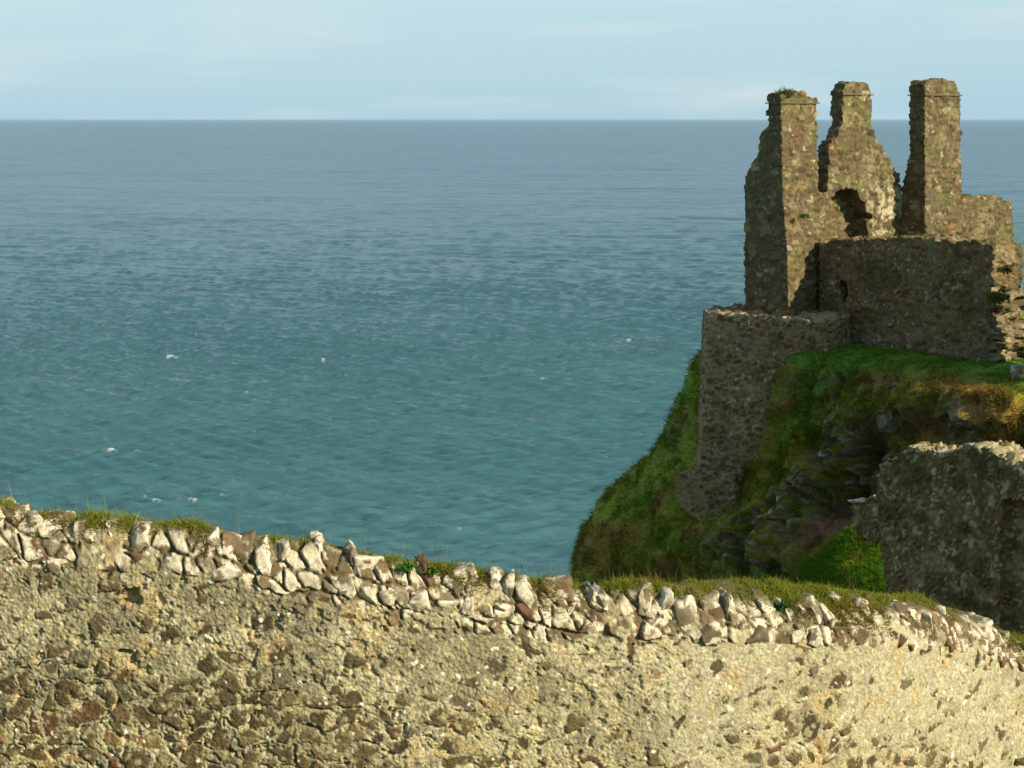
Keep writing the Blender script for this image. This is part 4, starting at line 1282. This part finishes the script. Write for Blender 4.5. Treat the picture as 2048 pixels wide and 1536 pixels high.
# ================================================================== SMALL THINGS ON THE RUIN AND CLIFF
def build_small():
    def tuft(px, py, depth, n, size, col, label, name='grass_tuft', spread=0.12):
        c = P(px, py, depth)
        root = np.clip(rng.normal(size=(n, 3)), -1.6, 1.6) * [spread, spread * 0.6, spread * 0.35]
        dr = rng.normal(size=(n, 3)) * 0.6 + [-0.1, -0.35, 0.7]
        me = blades(name, root, dr, rng.uniform(0.5, 1.2, n) * size, np.full(n, 0.022), np.tile(col, (n, 1)) * rng.uniform(0.6, 1.3, (n, 1)), 0.5)
        o = link(name, me, M_GRASS, None, c)
        return tag(o, label, 'grass tuft', 'tufts growing on the ruin')
    tuft(1570, 190, 45.2, 260, 0.22, (0.10, 0.12, 0.018), 'grass tuft on the broken top of the left chimney', spread=0.15)
    tuft(1607, 433, 44.9, 90, 0.12, (0.05, 0.13, 0.012), 'small bright green tuft on the sunlit wall below the left chimney', spread=0.09)
    tuft(1998, 598, 40.0, 260, 0.22, (0.08, 0.11, 0.015), 'bushy green tuft low on the broken end of the castle wall', spread=0.16)
    tuft(2010, 542, 40.0, 120, 0.16, (0.06, 0.10, 0.012), 'green tuft higher on the broken end of the castle wall', spread=0.10)
    # boulders
    for (px, py, dep, half, seed, lab, lich, am, rgb) in [
            (1775, 838, 40.6, (0.30, 0.28, 0.36), 51, 'rounded grey boulder bedded in the grassy cliff', (0.20, 0.175, 0.12), 0.5, (0.11, 0.09, 0.055)),
            (2040, 748, 38.8, (0.34, 0.36, 0.24), 52, 'pale lichened boulder on the turf at the right edge', (0.36, 0.33, 0.24), 0.5, (0.17, 0.12, 0.075))]:
        me = rock_mesh('boulder', half, seed, boxy=0.35)
        paint_stone(me, seed, [(1, rgb)], lich, am, 4)
        o = link('boulder', me, M_ROCK, None, P(px, py, dep))
        tag(o, lab, 'boulder', 'boulders on the headland')


# ================================================================== LIGHT, SKY, CAMERA
SUN_AZ, SUN_EL = math.radians(57), math.radians(26)       # azimuth to the right of straight behind the camera
SUN = np.array([math.sin(SUN_AZ) * math.cos(SUN_EL), -math.cos(SUN_AZ) * math.cos(SUN_EL), math.sin(SUN_EL)])


def build_light():
    ld = bpy.data.lights.new('sun', 'SUN')
    ld.energy = 5.0
    ld.angle = math.radians(0.6)
    ld.color = (1.0, 0.88, 0.64)
    o = bpy.data.objects.new('sun', ld)
    C.objects.link(o)
    o.location = Vector(SUN) * 100
    o.rotation_euler = Vector(-SUN).to_track_quat('-Z', 'Y').to_euler()
    w = bpy.data.worlds.new('World')
    SC.world = w
    w.use_nodes = True
    nt = w.node_tree
    N, L = nt.nodes, nt.links
    N.clear()
    out = N.new('ShaderNodeOutputWorld')
    bg = N.new('ShaderNodeBackground'); bg.inputs['Strength'].default_value = 0.1
    sky = N.new('ShaderNodeTexSky'); sky.sky_type = 'NISHITA'
    sky.sun_disc = False
    sky.sun_elevation = SUN_EL
    sky.sun_rotation = math.pi - SUN_AZ
    sky.altitude = 30
    sky.air_density = 1.0; sky.dust_density = 0.4; sky.ozone_density = 2.0
    # thin high cloud
    tc = N.new('ShaderNodeTexCoord')
    mp = N.new('ShaderNodeMapping'); mp.inputs['Scale'].default_value = (2.2, 2.2, 16.0)
    L.new(tc.outputs['Generated'], mp.inputs['Vector'])
    nz = N.new('ShaderNodeTexNoise'); nz.inputs['Scale'].default_value = 2.4; nz.inputs['Detail'].default_value = 5
    L.new(mp.outputs['Vector'], nz.inputs['Vector'])
    cr = N.new('ShaderNodeValToRGB')
    cr.color_ramp.elements[0].position = 0.46; cr.color_ramp.elements[0].color = (0, 0, 0, 1)
    cr.color_ramp.elements[1].position = 0.72; cr.color_ramp.elements[1].color = (0.85, 0.85, 0.85, 1)
    L.new(nz.outputs['Fac'], cr.inputs['Fac'])
    tint = N.new('ShaderNodeMix'); tint.data_type = 'RGBA'; tint.blend_type = 'MULTIPLY'
    tint.inputs['Factor'].default_value = 1.0
    L.new(sky.outputs['Color'], tint.inputs['A'])
    tint.inputs['B'].default_value = SKY_TINT
    # sea haze low in the sky, clearing upwards
    se = N.new('ShaderNodeSeparateXYZ'); L.new(tc.outputs['Generated'], se.inputs[0])
    hz = N.new('ShaderNodeValToRGB')
    e = hz.color_ramp.elements
    e[0].position = 0.0; e[0].color = (0.295, 0.460, 0.555, 1)
    e[1].position = 0.10; e[1].color = (0.42, 0.565, 0.60, 1)
    L.new(se.outputs['Z'], hz.inputs['Fac'])
    sc10 = N.new('ShaderNodeVectorMath'); sc10.operation = 'SCALE'; sc10.inputs['Scale'].default_value = 10.0
    L.new(hz.outputs['Color'], sc10.inputs[0])
    fm = N.new('ShaderNodeMapRange'); fm.inputs['From Min'].default_value = 0.06; fm.inputs['From Max'].default_value = 0.32
    fm.inputs['To Min'].default_value = 0.92; fm.inputs['To Max'].default_value = 0.15
    L.new(se.outputs['Z'], fm.inputs['Value'])
    hm = N.new('ShaderNodeMix'); hm.data_type = 'RGBA'
    L.new(fm.outputs['Result'], hm.inputs['Factor']); L.new(tint.outputs['Result'], hm.inputs['A']); L.new(sc10.outputs['Vector'], hm.inputs['B'])
    mx = N.new('ShaderNodeMix'); mx.data_type = 'RGBA'
    L.new(cr.outputs['Color'], mx.inputs['Factor'])
    L.new(hm.outputs['Result'], mx.inputs['A'])
    mx.inputs['B'].default_value = CLOUD
    L.new(mx.outputs['Result'], bg.inputs['Color'])
    L.new(bg.outputs['Background'], out.inputs['Surface'])


SKY_TINT = (1.0, 1.0, 1.0, 1)
CLOUD = (4.7, 5.6, 5.8, 1)


def build_camera():
    cd = bpy.data.cameras.new('camera')
    cd.sensor_width = 36.0
    cd.lens = F_PX / 2048 * 36.0
    cd.clip_end = 100000
    cd.clip_start = 0.1
    o = bpy.data.objects.new('camera', cd)
    C.objects.link(o)
    o.location = (0, 0, CAM_Z)
    o.rotation_euler = (math.pi / 2 - PITCH, 0, 0)
    SC.camera = o
    SC.render.resolution_x, SC.render.resolution_y = 1024, 768
    SC.view_settings.view_transform = 'Standard'
    SC.view_settings.look = 'None'
    SC.view_settings.exposure = 0.45
    SC.view_settings.gamma = 1.0


def build_haze():
    bm = bmesh.new()
    bmesh.ops.create_cube(bm, size=1.0)
    for v in bm.verts:
        v.co = Vector((v.co.x * 130000, v.co.y * 130000, -6.0 if v.co.z < 0 else 41.0))
    me = bpy.data.meshes.new('haze'); bm.to_mesh(me); bm.free()
    m = bpy.data.materials.new('sea_haze')
    nt, N, L = nodes_of(m)
    out = N.new('ShaderNodeOutputMaterial')
    pv = N.new('ShaderNodeVolumePrincipled')
    pv.inputs['Density'].default_value = 1.6e-5
    pv.inputs['Color'].default_value = (0.50, 0.76, 1.0, 1)
    pv.inputs['Anisotropy'].default_value = 0.0
    L.new(pv.outputs[0], out.inputs['Volume'])
    tag(link('haze', me, m), kind='stuff')


build_camera()
build_haze()
build_light()
build_sea()
build_ruin()
build_tower()
build_headland()
build_ground()
build_castle_wall()
build_boundary_wall()
build_small()
